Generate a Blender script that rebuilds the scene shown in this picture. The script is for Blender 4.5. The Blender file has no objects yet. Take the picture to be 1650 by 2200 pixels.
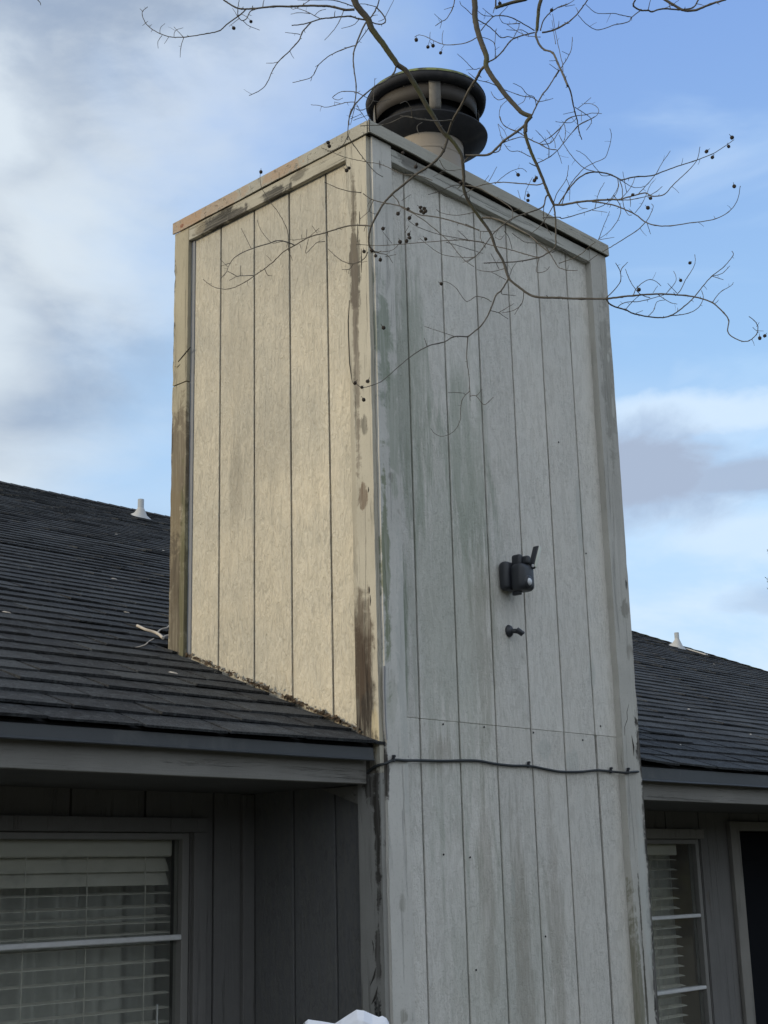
import bpy, bmesh, math, random
from mathutils import Vector, Matrix, noise as mnoise
random.seed(11)
S = bpy.context.scene
COL = S.collection
rad = math.radians

# ------------------------------------------------------------------ camera
# the phone camera stands in the yard; the near corner post of the chimney is the world origin
F_PX, YAW, PITCH, ROLL = 2976.19, 0.8149, 0.2584, -0.0249
CAM = Vector((-3.2969, -3.1532, 1.6))
_cy, _sy, _cp, _sp = math.cos(YAW), math.sin(YAW), math.cos(PITCH), math.sin(PITCH)
FW = Vector((_sy*_cp, _cy*_cp, _sp))
_R = Vector((_cy, -_sy, 0)); _U = _R.cross(FW)
RT = math.cos(ROLL)*_R + math.sin(ROLL)*_U
UP = -math.sin(ROLL)*_R + math.cos(ROLL)*_U
cd = bpy.data.cameras.new('camera'); cam = bpy.data.objects.new('camera', cd); COL.objects.link(cam)
cam.matrix_world = Matrix(((RT.x, UP.x, -FW.x, CAM.x), (RT.y, UP.y, -FW.y, CAM.y), (RT.z, UP.z, -FW.z, CAM.z), (0, 0, 0, 1)))
cd.sensor_fit = 'VERTICAL'; cd.sensor_height = 36.0; cd.sensor_width = 27.0; cd.lens = 36.0*F_PX/2200.0
cd.clip_start = 0.05; cd.clip_end = 3000
S.camera = cam

def ray(px, py): return FW + RT*((px-825)/F_PX) - UP*((py-1100)/F_PX)
def at_depth(px, py, d): return CAM + ray(px, py)*d
def on_plane(px, py, axis, v):
    r = ray(px, py); return CAM + r*((v-CAM[axis])/r[axis])

# ------------------------------------------------------------------ node helper
class NT:
    def __init__(s, tree):
        s.t = tree; s.n = tree.nodes; s.l = tree.links
    def new(s, typ, **kw):
        n = s.n.new(typ)
        for k, v in kw.items(): setattr(n, k, v)
        return n
    def put(s, sock, v):
        if hasattr(v, 'links') or isinstance(v, bpy.types.NodeSocket): s.l.new(v, sock)
        else: sock.default_value = v
    def m(s, op, a, b=None, c=None, clamp=False):
        n = s.new('ShaderNodeMath', operation=op, use_clamp=clamp)
        for i, v in enumerate((a, b, c)):
            if v is not None: s.put(n.inputs[i], v)
        return n.outputs[0]
    def v(s, op, a, b=None):
        n = s.new('ShaderNodeVectorMath', operation=op)
        s.put(n.inputs[0], a)
        if b is not None: s.put(n.inputs[1], b)
        return n.outputs['Value'] if op in ('DOT_PRODUCT', 'LENGTH', 'DISTANCE') else n.outputs[0]
    def ss(s, x, lo, hi):
        n = s.new('ShaderNodeMapRange', interpolation_type='SMOOTHSTEP')
        s.put(n.inputs[0], x); n.inputs[1].default_value = lo; n.inputs[2].default_value = hi
        return n.outputs[0]
    def mix(s, f, a, b, mode='MIX'):
        n = s.new('ShaderNodeMix', data_type='RGBA', blend_type=mode)
        s.put(n.inputs[0], f)
        for sock, v in ((n.inputs[6], a), (n.inputs[7], b)):
            if isinstance(v, (tuple, list)) and len(v) == 3: v = (*v, 1)
            s.put(sock, v)
        return n.outputs[2]
    def noise(s, vec, scale, detail=4, rough=.55, dist=0.0):
        n = s.new('ShaderNodeTexNoise'); s.put(n.inputs['Vector'], vec)
        n.inputs['Scale'].default_value = scale; n.inputs['Detail'].default_value = detail
        n.inputs['Roughness'].default_value = rough; n.inputs['Distortion'].default_value = dist
        return n.outputs['Fac']
    def scale(s, vec, sx, sy, sz): return s.v('MULTIPLY', vec, (sx, sy, sz))

# ------------------------------------------------------------------ world: evening sky with broken cloud
SUN_EL, SUN_AZ = rad(15), math.atan2(0.36, -0.93)      # the sun stands low behind the left of the house
sun_dir = Vector((math.cos(SUN_EL)*math.cos(SUN_AZ), math.cos(SUN_EL)*math.sin(SUN_AZ), math.sin(SUN_EL)))
W = bpy.data.worlds.new('World'); S.world = W; W.use_nodes = True
W.node_tree.nodes.clear(); w = NT(W.node_tree)
sky = w.new('ShaderNodeTexSky', sky_type='NISHITA'); sky.sun_disc = False
sky.sun_elevation = SUN_EL; sky.sun_rotation = math.pi/2 - SUN_AZ
sky.altitude = 0; sky.air_density = 1.0; sky.dust_density = 0.6; sky.ozone_density = 2.5
D = w.new('ShaderNodeTexCoord').outputs['Generated']
SKY_STR = 0.12
side = w.v('DOT_PRODUCT', D, (0.70, -0.714, 0.0)); el = w.new('ShaderNodeSeparateXYZ'); w.put(el.inputs[0], D); el = el.outputs[2]
Ds = w.scale(D, 1, 1, 1.9)
n1 = w.noise(Ds, 3.2, 6, .55, .3); n2 = w.noise(Ds, 5.0, 8, .56, .25); n3 = w.noise(Ds, 2.0, 3, .5, .0)
wob = w.m('ADD', w.m('MULTIPLY', w.m('SUBTRACT', n1, .5), .34), w.m('MULTIPLY', w.m('SUBTRACT', n2, .5), .10))
# a deck of cloud fills the west (left) side of the sky, and its edge leans
edge = w.m('ADD', w.m('ADD', side, wob), w.m('MULTIPLY', w.m('SUBTRACT', el, .42), -.35))
deck = w.m('SUBTRACT', 1.0, w.ss(edge, -.19, .02))
# veils of thin cloud low in the sky
low = w.m('MULTIPLY', w.m('SUBTRACT', 1.0, w.ss(w.m('ADD', el, w.m('MULTIPLY', wob, .28)), .235, .355)), .80)
wisps = w.m('MULTIPLY', w.ss(w.noise(w.scale(D, 1, 1, 3.2), 5.0, 5, .5, .4), .50, .75), .40)
cover = w.m('MAXIMUM', w.m('MAXIMUM', deck, low), wisps, clamp=True)
n4 = w.noise(w.scale(D, 1, 1, 1.6), 14.0, 8, .60, .3)
def puff(cs, ce, rs, re_, k=1.0):
    a = w.m('DIVIDE', w.m('ADD', w.m('SUBTRACT', side, cs), w.m('MULTIPLY', wob, .55)), rs)
    b = w.m('DIVIDE', w.m('ADD', w.m('SUBTRACT', el, ce), w.m('MULTIPLY', wob, .26)), re_)
    r = w.m('ADD', w.m('SQRT', w.m('ADD', w.m('MULTIPLY', a, a), w.m('MULTIPLY', b, b))), w.m('MULTIPLY', w.m('SUBTRACT', n4, .5), 1.1))
    return w.m('MULTIPLY', w.m('SUBTRACT', 1.0, w.ss(r, .45, 1.15)), k)
grey = w.m('MAXIMUM', w.m('MAXIMUM', puff(.180, .264, .098, .043, .97), puff(.270, .260, .10, .020, .9)), puff(.30, .175, .06, .013, .5))
glow = w.m('MAXIMUM', w.m('MAXIMUM', puff(-.245, .515, .075, .055, .9), puff(-.27, .365, .07, .055, .75)), w.m('MAXIMUM', puff(-.15, .285, .12, .035, .5), puff(-.165, .445, .05, .05, .6)))
cover = w.m('MAXIMUM', cover, grey)
fill_cloud = w.m('SUBTRACT', 1.0, w.ss(w.v('DOT_PRODUCT', D, (.70, .714, 0.0)), -.25, .62))      # bright cloud added behind the camera to fill the shaded front face
cover = w.m('MAXIMUM', cover, w.m('MULTIPLY', fill_cloud, w.m('ADD', .72, w.m('MULTIPLY', n1, .4))), clamp=True)
K = 1.0/SKY_STR
def kc(c): return tuple(v*K for v in c)
shade = w.ss(w.m('ADD', w.m('ADD', n2, w.m('MULTIPLY', w.m('SUBTRACT', n3, .5), .6)), w.m('MULTIPLY', w.m('SUBTRACT', n4, .5), .35)), .32, .68)
deckc = w.mix(shade, kc((.31, .385, .50)), kc((.60, .66, .71)))
deckc = w.mix(glow, deckc, kc((.68, .75, .80)))
lowc = w.mix(w.ss(n2, .38, .62), kc((.50, .69, .90)), kc((.70, .81, .92)))
cc = w.mix(deck, lowc, deckc)
white = w.m('MAXIMUM', puff(.22, .300, .16, .022, .75), puff(.28, .215, .12, .022, .7))
cc = w.mix(white, cc, kc((.70, .81, .92)))
cover = w.m('MAXIMUM', cover, white)
cc = w.mix(grey, cc, kc((.35, .41, .53)))
veil = w.mix(w.ss(el, .30, .60), kc((.36, .59, .90)), kc((.225, .39, .785)))      # thin high haze over the clear part
blue = w.mix(.80, sky.outputs[0], veil)
cc = w.mix(fill_cloud, cc, w.mix(shade, kc((.72, .78, .85)), kc((.88, .93, .97))))
allc = w.mix(w.m('MULTIPLY', cover, .93), blue, cc)
bg = w.new('ShaderNodeBackground'); w.put(bg.inputs[0], allc); bg.inputs[1].default_value = SKY_STR
wo = w.new('ShaderNodeOutputWorld'); w.l.new(bg.outputs[0], wo.inputs[0])

sl = bpy.data.lights.new('sun', 'SUN'); sl.energy = 1.6; sl.angle = rad(12); sl.color = (1.0, .83, .55)
so = bpy.data.objects.new('sun', sl); COL.objects.link(so); so.rotation_euler = sun_dir.to_track_quat('Z', 'Y').to_euler()
vs = S.view_settings; vs.view_transform = 'Standard'; vs.look = 'None'; vs.gamma = 1; vs.use_curve_mapping = False; vs.exposure = 0.20

# ------------------------------------------------------------------ mesh helpers
class MB:
    def __init__(s): s.v = []; s.f = []; s.sm = []
    def add(s, vs_, fs, smooth=False):
        o = len(s.v); s.v += [tuple(a) for a in vs_]
        for f in fs: s.f.append(tuple(i+o for i in f)); s.sm.append(smooth)
        return s
    def box(s, x0, x1, y0, y1, z0, z1):
        return s.add([(x0,y0,z0),(x1,y0,z0),(x1,y1,z0),(x0,y1,z0),(x0,y0,z1),(x1,y0,z1),(x1,y1,z1),(x0,y1,z1)],
                     [(0,3,2,1),(4,5,6,7),(0,1,5,4),(1,2,6,5),(2,3,7,6),(3,0,4,7)])
    def hexa(s, c):   # 8 corners, same order as box
        return s.add(c, [(0,3,2,1),(4,5,6,7),(0,1,5,4),(1,2,6,5),(2,3,7,6),(3,0,4,7)])
    def tube(s, pts, rads, n=6, cap=True):
        pts = [Vector(p) for p in pts]; N = len(pts); rings = []
        t0 = (pts[1]-pts[0]).normalized(); a = t0.orthogonal().normalized()
        for i, p in enumerate(pts):
            t = (pts[min(i+1, N-1)]-pts[max(i-1, 0)])
            if t.length < 1e-9: t = t0
            t.normalize(); a = (a - t*a.dot(t))
            if a.length < 1e-6: a = t.orthogonal()
            a.normalize(); b = t.cross(a); r = rads[i] if hasattr(rads, '__len__') else rads
            rings.append([p + (a*math.cos(2*math.pi*k/n) + b*math.sin(2*math.pi*k/n))*r for k in range(n)])
        vs_ = [q for r in rings for q in r]; fs = []
        for i in range(N-1):
            for k in range(n): fs.append((i*n+k, i*n+(k+1) % n, (i+1)*n+(k+1) % n, (i+1)*n+k))
        s.add(vs_, fs, n > 4)
        if cap:
            s.add(rings[0], [tuple(reversed(range(n)))]); s.add(rings[-1], [tuple(range(n))])
        return s
    def lathe(s, prof, c=(0, 0, 0), n=48, jig=None, smooth=True):
        vs_ = []; fs = []
        for (r, z) in prof:
            for k in range(n):
                a = 2*math.pi*k/n; dr, dz = jig(a, r, z) if jig else (0, 0)
                vs_.append((c[0]+(r+dr)*math.cos(a), c[1]+(r+dr)*math.sin(a), c[2]+z+dz))
        for i in range(len(prof)-1):
            for k in range(n): fs.append((i*n+k, i*n+(k+1) % n, (i+1)*n+(k+1) % n, (i+1)*n+k))
        return s.add(vs_, fs, smooth)
    def build(s, name, mat, parent=None, bevel=0.0, seg=1, label=None, kind=None):
        me = bpy.data.meshes.new(name); me.from_pydata(s.v, [], s.f); me.update()
        me.polygons.foreach_set('use_smooth', s.sm)
        if mat: me.materials.append(mat)
        o = bpy.data.objects.new(name, me); COL.objects.link(o)
        if parent: o.parent = parent
        if bevel:
            b = o.modifiers.new('bevel', 'BEVEL'); b.width = bevel; b.segments = seg; b.limit_method = 'ANGLE'
        if label: o['label'] = label
        if kind: o['kind'] = kind
        return o
def tag(o, label=None, cat=None, group=None, kind=None):
    if label: o['label'] = label
    if cat: o['category'] = cat
    if group: o['group'] = group
    if kind: o['kind'] = kind
    return o
def empty(name, loc=(0, 0, 0), label=None, cat=None, group=None, parent=None):
    o = bpy.data.objects.new(name, None); COL.objects.link(o); o.location = loc; o.empty_display_size = .2
    if parent: o.parent = parent
    return tag(o, label, cat, group)

# ------------------------------------------------------------------ materials
def material(name):
    m = bpy.data.materials.new(name); m.use_nodes = True; m.node_tree.nodes.clear(); t = NT(m.node_tree)
    t.bsdf = t.new('ShaderNodeBsdfPrincipled'); out = t.new('ShaderNodeOutputMaterial'); t.l.new(t.bsdf.outputs[0], out.inputs[0])
    t.P = t.new('ShaderNodeNewGeometry').outputs['Position']; t.rnd = t.new('ShaderNodeObjectInfo').outputs['Random']
    return m, t
def finish(t, col, rough=.8, height=None, bump=.3, dist=.003, spec=.3, metal=0.0):
    if isinstance(col, (tuple, list)) and len(col) == 3: col = (*col, 1)
    t.put(t.bsdf.inputs['Base Color'], col); t.put(t.bsdf.inputs['Roughness'], rough)
    t.bsdf.inputs['Specular IOR Level'].default_value = spec; t.bsdf.inputs['Metallic'].default_value = metal
    if height is not None:
        b = t.new('ShaderNodeBump'); b.inputs['Strength'].default_value = bump; b.inputs['Distance'].default_value = dist
        t.put(b.inputs['Height'], height); t.l.new(b.outputs[0], t.bsdf.inputs['Normal'])
def blot(t, col, c, r, color, k=1.0, wob=.8, nz=None, lo=.45, hi=1.1):
    """a stain of its own shape: a noisy ellipsoid in world space"""
    d = t.v('LENGTH', t.v('DIVIDE', t.v('SUBTRACT', t.P, c), r))
    if nz is None: nz = t.big
    d = t.m('ADD', d, t.m('MULTIPLY', t.m('SUBTRACT', nz, .47), wob*2.4))
    f = t.m('MULTIPLY', t.m('SUBTRACT', 1.0, t.ss(d, lo, hi)), k)
    return t.mix(f, col, color)

def siding_mat(name, base, warm, algae=0.0, dirt=.5, relief=1.0, fine_k=1.0):
    m, t = material(name)
    P = t.P
    worm = t.noise(t.scale(P, 1, 1, .45 if fine_k == 1 else .8), 75*fine_k, 3, .55, 1.3)      # pressed rough-sawn texture
    worm2 = t.noise(t.scale(P, 1, 1, .28), 34, 3, .5, 1.6)
    grain = t.noise(t.scale(P, 1, 1, .045), 130, 3, .6, .3)
    streak = t.noise(t.scale(P, 1, 1, .09), 16, 4, .6, .2)
    cloud = t.noise(P, 2.6, 5, .6, .3)
    fine = t.noise(P, 190, 2, .6)
    t.big = t.noise(t.scale(P, 1, 1, .10), 26, 5, .7, .2)
    col = t.mix(t.ss(cloud, .30, .72), base, warm)
    col = t.mix(t.m('MULTIPLY', t.ss(streak, .52, .78), .40*dirt), col, tuple(v*.55 for v in base))
    col = t.mix(t.m('MULTIPLY', t.ss(streak, .45, .20), .30), col, tuple(min(1, v*1.25) for v in base))
    speck = t.ss(t.noise(t.scale(P, 1, 1, .55), 60, 4, .7, .6), .54, .74)
    col = t.mix(t.m('MULTIPLY', t.m('MULTIPLY', speck, t.ss(t.big, .38, .68)), .62*dirt), col, (.17, .155, .115))
    col = t.mix(t.m('MULTIPLY', t.ss(fine, .5, .8), .16), col, (.12, .12, .10))
    col = t.mix(t.m('MULTIPLY', t.ss(worm, .52, .36), t.m('MULTIPLY', t.ss(t.noise(P, 4.5, 3, .6, .5), .34, .66), .38)), col, tuple(v*.55 for v in base))
    col = t.mix(t.m('MULTIPLY', t.ss(worm2, .54, .40), .14), col, (.2, .19, .15))
    if algae:
        g = (.150, .200, .130)
        for c, r, k in (((.20, 0, 3.30), (.14, .5, .62), .50), ((.10, 0, 2.55), (.05, .5, .60), .8), ((.50, 0, 3.05), (.18, .5, .50), .42),
                        ((.38, 0, 2.5), (.35, .5, .9), .30), ((.60, 0, 1.3), (.4, .5, .5), .22)):
            col = blot(t, col, c, r, g, k*algae, 1.1)
        for c, r, k in (((.70, 0, 1.35), (.07, .5, .60), .30), ((.90, 0, 1.35), (.06, .5, .7), .25), ((.52, 0, 1.55), (.06, .5, .45), .25),
                        ((.55, 0, 2.45), (.08, .5, .45), .22), ((.32, 0, 2.02), (.10, .5, .10), .35)):
            col = blot(t, col, c, r, (.205, .165, .115), k, 1.2)
        for c, r in (((1.06, 0, 2.01), (.05, .5, .06)), ((.88, 0, 2.05), (.05, .5, .05)), ((1.22, 0, 2.36), (.03, .5, .07)), ((.66, 0, 1.55), (.015, .5, .06)), ((1.2, 0, 3.0), (.03, .5, .16))):
            col = blot(t, col, c, r, (.46, .48, .45), .5, .9, lo=.7, hi=1.0)
    else:
        for c, r, k in (((0, .72, 3.55), (.5, .09, .28), .20), ((0, .55, 3.2), (.5, .30, .25), .20), ((0, .72, 3.05), (.5, .05, .22), .40), ((0, .30, 3.9), (.5, .3, .3), .25)):
            col = blot(t, col, c, r, (.245, .225, .185), k, 1.1)
        col = blot(t, col, (0, .5, 4.1), (.6, 1.1, 1.15), (.34, .34, .315), .30, .35, lo=.25, hi=1.15)      # upper half greyed in the paint so the lower part reads as sunlit
    j = t.m('ADD', .94, t.m('MULTIPLY', t.rnd, .12))
    jc = t.new('ShaderNodeCombineXYZ'); [t.put(jc.inputs[i], j) for i in range(3)]
    col = t.mix(1.0, col, jc.outputs[0], 'MULTIPLY')
    h = t.m('ADD', t.m('MULTIPLY', worm, .7), t.m('ADD', t.m('MULTIPLY', worm2, .9), t.m('MULTIPLY', grain, .35)))
    finish(t, col, .72, h, 1.0, .0085*relief, .25)
    return m

def trim_mat(name, base, axis, blots=(), worn=.5, crack=.6):
    """painted boards with long cracks along the grain; axis is the way the board runs"""
    m, t = material(name); P = t.P
    s = [1, 1, 1]; s['xyz'.index(axis)] = .05
    G = t.scale(P, *s)
    grain = t.noise(G, 120, 4, .65, .4); cr = t.noise(G, 42, 5, .7, .7); streak = t.noise(G, 18, 4, .6, .3)
    t.big = t.noise(P, 16, 5, .7, .5); cloud = t.noise(P, 3.0, 4, .6)
    knots = t.noise(t.scale(P, 1, 1, .6), 11, 2, .5, .8)
    col = t.mix(t.ss(cloud, .3, .7), base, tuple(v*.84 for v in base))
    col = t.mix(t.m('MULTIPLY', t.ss(streak, .50, .75), worn*.6), col, tuple(v*.52 for v in base))
    col = t.mix(t.m('MULTIPLY', t.ss(cr, .60, .70), crack), col, (.085, .072, .058))
    col = t.mix(t.m('MULTIPLY', t.ss(knots, .70, .78), .45), col, (.14, .12, .09))
    col = t.mix(t.m('MULTIPLY', t.ss(t.noise(P, 150, 2, .6), .52, .8), .2), col, (.12, .11, .09))
    gk = t.m('ADD', .66, t.m('MULTIPLY', t.ss(t.noise(G, 75, 4, .75, .5), .36, .56), .34))
    for b in blots:
        c, r, colr, k = b[:4]; wob = b[4] if len(b) > 4 else 1.2
        nz = t.m('ADD', t.m('MULTIPLY', t.big, .55), t.m('MULTIPLY', cr, .38))
        col = blot(t, col, c, r, colr, t.m('MULTIPLY', k, gk), wob*1.3, nz, lo=.62, hi=1.02)
    h = t.m('SUBTRACT', t.m('ADD', t.m('MULTIPLY', grain, .8), t.m('MULTIPLY', cloud, .4)), t.m('MULTIPLY', t.ss(cr, .57, .68), 1.2))
    finish(t, col, .75, h, .8, .0035, .25)
    return m

def plain_mat(name, base, rough=.6, var=.15, scale=20, bump=.15, metal=0.0, spec=.4, dirt=None):
    m, t = material(name); P = t.P
    n = t.noise(P, scale, 5, .6, .2)
    col = t.mix(n, tuple(v*(1-var) for v in base), tuple(min(1, v*(1+var)) for v in base))
    if dirt: col = t.mix(t.m('MULTIPLY', t.ss(t.noise(P, scale*.35, 5, .7, .6), .5, .72), dirt[3]), col, dirt[:3])
    finish(t, col, rough, n, bump, .002, spec, metal)
    return m
# ------------------------------------------------------------------ shared materials
BASE = (.40, .425, .395)
M_front = siding_mat('weathered_front_siding', (.63, .62, .58), (.66, .64, .59), algae=.85, dirt=.55, relief=.55, fine_k=1.35)
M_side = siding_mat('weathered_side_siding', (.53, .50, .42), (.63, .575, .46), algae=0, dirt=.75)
BRN = (.024, .018, .015); RUST = (.38, .225, .125); MOLD = (.105, .10, .085); GRN = (.135, .165, .075)
M_post_side = trim_mat('side_corner_post_paint', (.50, .475, .40), 'z', [
    ((0, .060, 2.20), (.12, .075, .26), BRN, .97, .6), ((0, .085, 2.33), (.12, .025, .20), BRN, .9, .6), ((0, .05, 2.36), (.12, .06, .22), (.075, .055, .040), .85, .9), ((0, .000, 2.06), (.09, .018, .10), (.50, .44, .30), .9, .5),
    ((0, .050, 3.72), (.12, .026, .24), MOLD, .98), ((0, .052, 3.50), (.12, .020, .62), (.14, .12, .10), .8), ((0, .05, 3.95), (.12, .016, .2), (.16, .14, .11), .7), ((0, .02, 3.12), (.09, .018, .05), MOLD, .8), ((0, .03, 2.86), (.09, .02, .05), (.15, .11, .08), .8),
    ((0, .03, 1.93), (.09, .05, .12), (.05, .042, .036), .8), ((0, .00, 1.75), (.09, .018, .30), (.06, .05, .04), .8), ((0, .02, 1.12), (.09, .04, .16), (.02, .02, .02), .95, 1.3), ((0, .01, 1.37), (.09, .02, .10), (.05, .045, .04), .85),
    ((0, .08, 2.9), (.09, .02, .6), (.33, .30, .24), .5)], worn=.35, crack=.25)
M_post_back = trim_mat('rear_batten_paint', (.42, .385, .29), 'z', [
    ((0, 1.115, 3.85), (.09, .032, .50), (.04, .036, .032), .95), ((0, 1.05, 3.2), (.12, .12, .30), (.13, .105, .075), .85), ((0, 1.06, 2.90), (.12, .06, .30), (.19, .155, .10), .85),
    ((0, 1.05, 2.62), (.12, .08, .30), (.10, .082, .06), .92), ((0, 1.015, 2.75), (.12, .022, .55), (.13, .13, .07), .7), ((0, 1.10, 3.3), (.09, .02, .10), (.07, .06, .05), .8)], worn=.8, crack=.55)
M_post_front = trim_mat('front_corner_post_paint', (.62, .61, .57), 'z', [
    ((.03, 0, 3.45), (.05, .1, .30), (.17, .215, .15), .65), ((.07, 0, 3.15), (.04, .1, .35), (.21, .25, .18), .5), ((.02, 0, 2.60), (.022, .1, .42), GRN, .75), ((.03, 0, 2.17), (.03, .1, .12), (.30, .31, .25), .35),
    ((.055, 0, 2.94), (.015, .1, .025), (.22, .21, .17), .6, 1.0), ((.04, 0, 4.12), (.006, .1, .02), (.06, .055, .05), .8, .6), ((.055, 0, 1.52), (.02, .1, .04), (.27, .26, .22), .5, 1.2), ((.05, 0, 1.18), (.022, .1, .025), (.18, .17, .13), .6, 1.2),
    ((.09, 0, 2.3), (.03, .1, .5), (.45, .465, .44), .6), ((0, 0, 1.93), (.012, .1, .12), BRN, .9)], worn=.25, crack=.12)
M_post_right = trim_mat('far_corner_post_paint', (.50, .49, .45), 'z', [
    ((1.43, 0, 3.65), (.05, .1, .45), (.24, .235, .205), .7), ((1.445, 0, 3.74), (.012, .1, .025), (.50, .50, .46), .9, .5), ((1.455, 0, 3.52), (.012, .1, .06), (.47, .47, .43), .8, .8),
    ((1.44, 0, 2.65), (.03, .1, .05), (.20, .19, .16), .7), ((1.485, 0, 2.10), (.040, .1, .17), BRN, .97), ((1.490, 0, 1.72), (.036, .1, .36), (.03, .026, .022), .97), ((1.487, 0, 1.1), (.040, .1, .80), (.022, .02, .018), .98),
    ((1.365, 0, .95), (.022, .1, .6), (.13, .125, .07), .7), ((1.40, 0, 1.15), (.008, .1, .5), (.05, .045, .03), .9), ((1.44, 0, 1.5), (.03, .1, .35), (.46, .475, .45), .7), ((1.46, 0, 2.75), (.012, .1, .03), (.03, .03, .03), .95)], worn=.5, crack=.3)
M_frieze_s = trim_mat('side_frieze_paint', (.45, .43, .36), 'y', [
    ((0, .82, 4.19), (.1, .15, .04), (.05, .047, .042), .98), ((0, .70, 4.175), (.1, .08, .03), (.07, .065, .058), .95), ((0, .47, 4.175), (.1, .09, .035), (.06, .058, .052), .95), ((0, .33, 4.20), (.1, .05, .02), (.13, .12, .10), .8), ((0, .93, 4.2), (.1, .05, .03), (.30, .26, .19), .6)], worn=.6, crack=.5)
M_frieze_f = trim_mat('front_frieze_paint', (.48, .48, .44), 'x', [((.22, 0, 4.19), (.10, .1, .03), (.10, .095, .085), .75), ((.5, 0, 4.2), (.1, .1, .02), (.5, .5, .46), .5)], worn=.7, crack=.4)
M_cap = trim_mat('sheet_metal_cap_paint', (.40, .39, .34), 'x', [((0, .86, 4.25), (.2, .24, .07), RUST, .42), ((0, 1.06, 4.25), (.2, .16, .07), RUST, .48), ((0, .42, 4.25), (.2, .14, .04), RUST, .5), ((0, 1.04, 4.24), (.2, .014, .01), (.2, .06, .03), .9, .4)], worn=.35, crack=.06)
M_post_low = trim_mat('shaded_post_paint', (.30, .30, .285), 'z', [((0, .00, 1.75), (.09, .018, .30), (.03, .026, .022), .9), ((0, .03, 1.88), (.09, .03, .07), (.04, .035, .03), .9), ((0, .015, 1.12), (.09, .022, .13), (.012, .012, .012), .97, 1.3), ((0, .01, 1.37), (.09, .016, .10), (.05, .045, .04), .85)], worn=.7, crack=.45)  # greyer copy of the post paint, with the shade below the eave put in
M_undereave = siding_mat('dark_undereave_siding', (.125, .127, .13), (.13, .132, .135), algae=0, dirt=.3, relief=.3)  # side boards below the eave, darker and smoother than those above
M_core, t = material('shadowed_sheathing'); finish(t, t.mix(t.noise(t.P, 30, 4), (.035, .033, .03), (.07, .065, .058)), .9)  # dirty backing, its colour also darkened for the shadow inside the grooves
M_soot = plain_mat('sooty_flue_metal', (.028, .030, .036), .75, .35, 30, .3, dirt=(.11, .10, .085, .25), spec=.2)
M_fluepipe = plain_mat('beige_flue_metal', (.30, .265, .225), .6, .12, 6, .1, dirt=(.27, .23, .18, .35))
M_flueband = plain_mat('stained_flue_band', (.043, .038, .034), .65, .25, 14, .2, dirt=(.05, .045, .04, .7))
M_strap = plain_mat('galvanised_strap', (.145, .138, .125), .6, .35, 40, .3, dirt=(.07, .065, .055, .7))
M_moss, t = material('mossy_lid_rim'); finish(t, t.mix(t.ss(t.noise(t.P, 18, 4), .42, .6), (.045, .048, .045), (.16, .19, .075)), .9)
M_caulk = plain_mat('pale_caulk', (.19, .205, .235), .6, .12, 50, .2)  # caulk tone darkened to carry the shade beside the rear batten

# ================================================================== CHIMNEY
GR = .2032
chim = empty('chimney', (0, 0, 0), 'tall weathered wooden chimney chase with grooved siding, mildewed grey front and sunlit cream side', 'chimney')
WF, DF, ZT, ZG = 1.476, 1.113, 4.222, -.4
mb = MB(); mb.box(.012, WF-.012, .012, DF-.012, ZG, ZT+.03); mb.build('core', M_core, chim)
def vwave(mb_, amp=.0012):     # hand-cut edges are never perfectly true
    mb_.v = [(x+random.uniform(-amp, amp), y, z) for x, y, z in mb_.v]; return mb_
# front boards, upper sheet and lower sheet lap at a seam
gx = [.06]+[.1999+GR*k for k in range(6)]+[1.375]
for (z0, z1, dy) in ((ZG, 2.1189, 0.0), (2.1192, 4.20, -.0010)):
    for i in range(7):
        a, b = gx[i]+.0042, gx[i+1]-.0042
        if i == 6 and z0 < 0: a += .006
        MB().box(a, b, dy, .0115, z0, z1).build('siding_board', M_front, chim, .0022, 2)
# side boards
gy = [.05, .213, .416, .619, .8222, 1.03]
for i in range(5):
    a, b = gy[i]+.0042, gy[i+1]-.0042
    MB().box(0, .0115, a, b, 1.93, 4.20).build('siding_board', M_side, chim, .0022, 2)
    if b < .64: MB().box(0, .0115, a, b, ZG, 1.9295).build('siding_board', M_undereave, chim, .0022, 2)
# far and rear faces (not seen from the yard) in two sheets each
MB().box(WF-.0115, WF, .0125, DF-.02, ZG, 4.2).build('siding_sheet', M_front, chim)
MB().box(.0125, WF-.0125, DF-.0115, DF, 1.9, 4.2).build('siding_sheet', M_front, chim)
# corner posts
def ragged(x0, x1, y0, y1, z0, z1, n, face, amp):
    """a board whose long edges are a little chewed: stacked rings"""
    m_ = MB(); vs_ = []
    for i in range(n+1):
        z = z0+(z1-z0)*i/n; e = [random.uniform(-amp, amp) for _ in range(4)]
        if random.random() < .12: e = [v*3 for v in e]
        if face == 'side': vs_ += [(x0, y0+e[0]*.6, z), (x1, y0+e[0]*.6, z), (x1, y1+e[1], z), (x0, y1+e[1], z)]
        else: vs_ += [(x0+e[0], y0, z), (x1+e[1], y0, z), (x1+e[1], y1, z), (x0+e[0], y1, z)]
    fs = [(3, 2, 1, 0), (4*n, 4*n+1, 4*n+2, 4*n+3)]
    for i in range(n):
        for k in range(4): fs.append((4*i+k, 4*i+(k+1) % 4, 4*i+4+(k+1) % 4, 4*i+4+k))
    return m_.add(vs_, fs)
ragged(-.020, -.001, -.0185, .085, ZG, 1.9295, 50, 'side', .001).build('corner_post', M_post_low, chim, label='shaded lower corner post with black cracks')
ragged(-.020, -.001, -.0185, .085, 1.930, 4.2215, 60, 'side', .0012).build('corner_post', M_post_side, chim, label='sunlit corner post, split and rotten near the roof edge')
ragged(.0005, .102, -.030, -.0005, ZG, 4.2215, 90, 'front', .001).build('corner_post', M_post_front, chim, label='grey front corner post with green algae')
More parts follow.
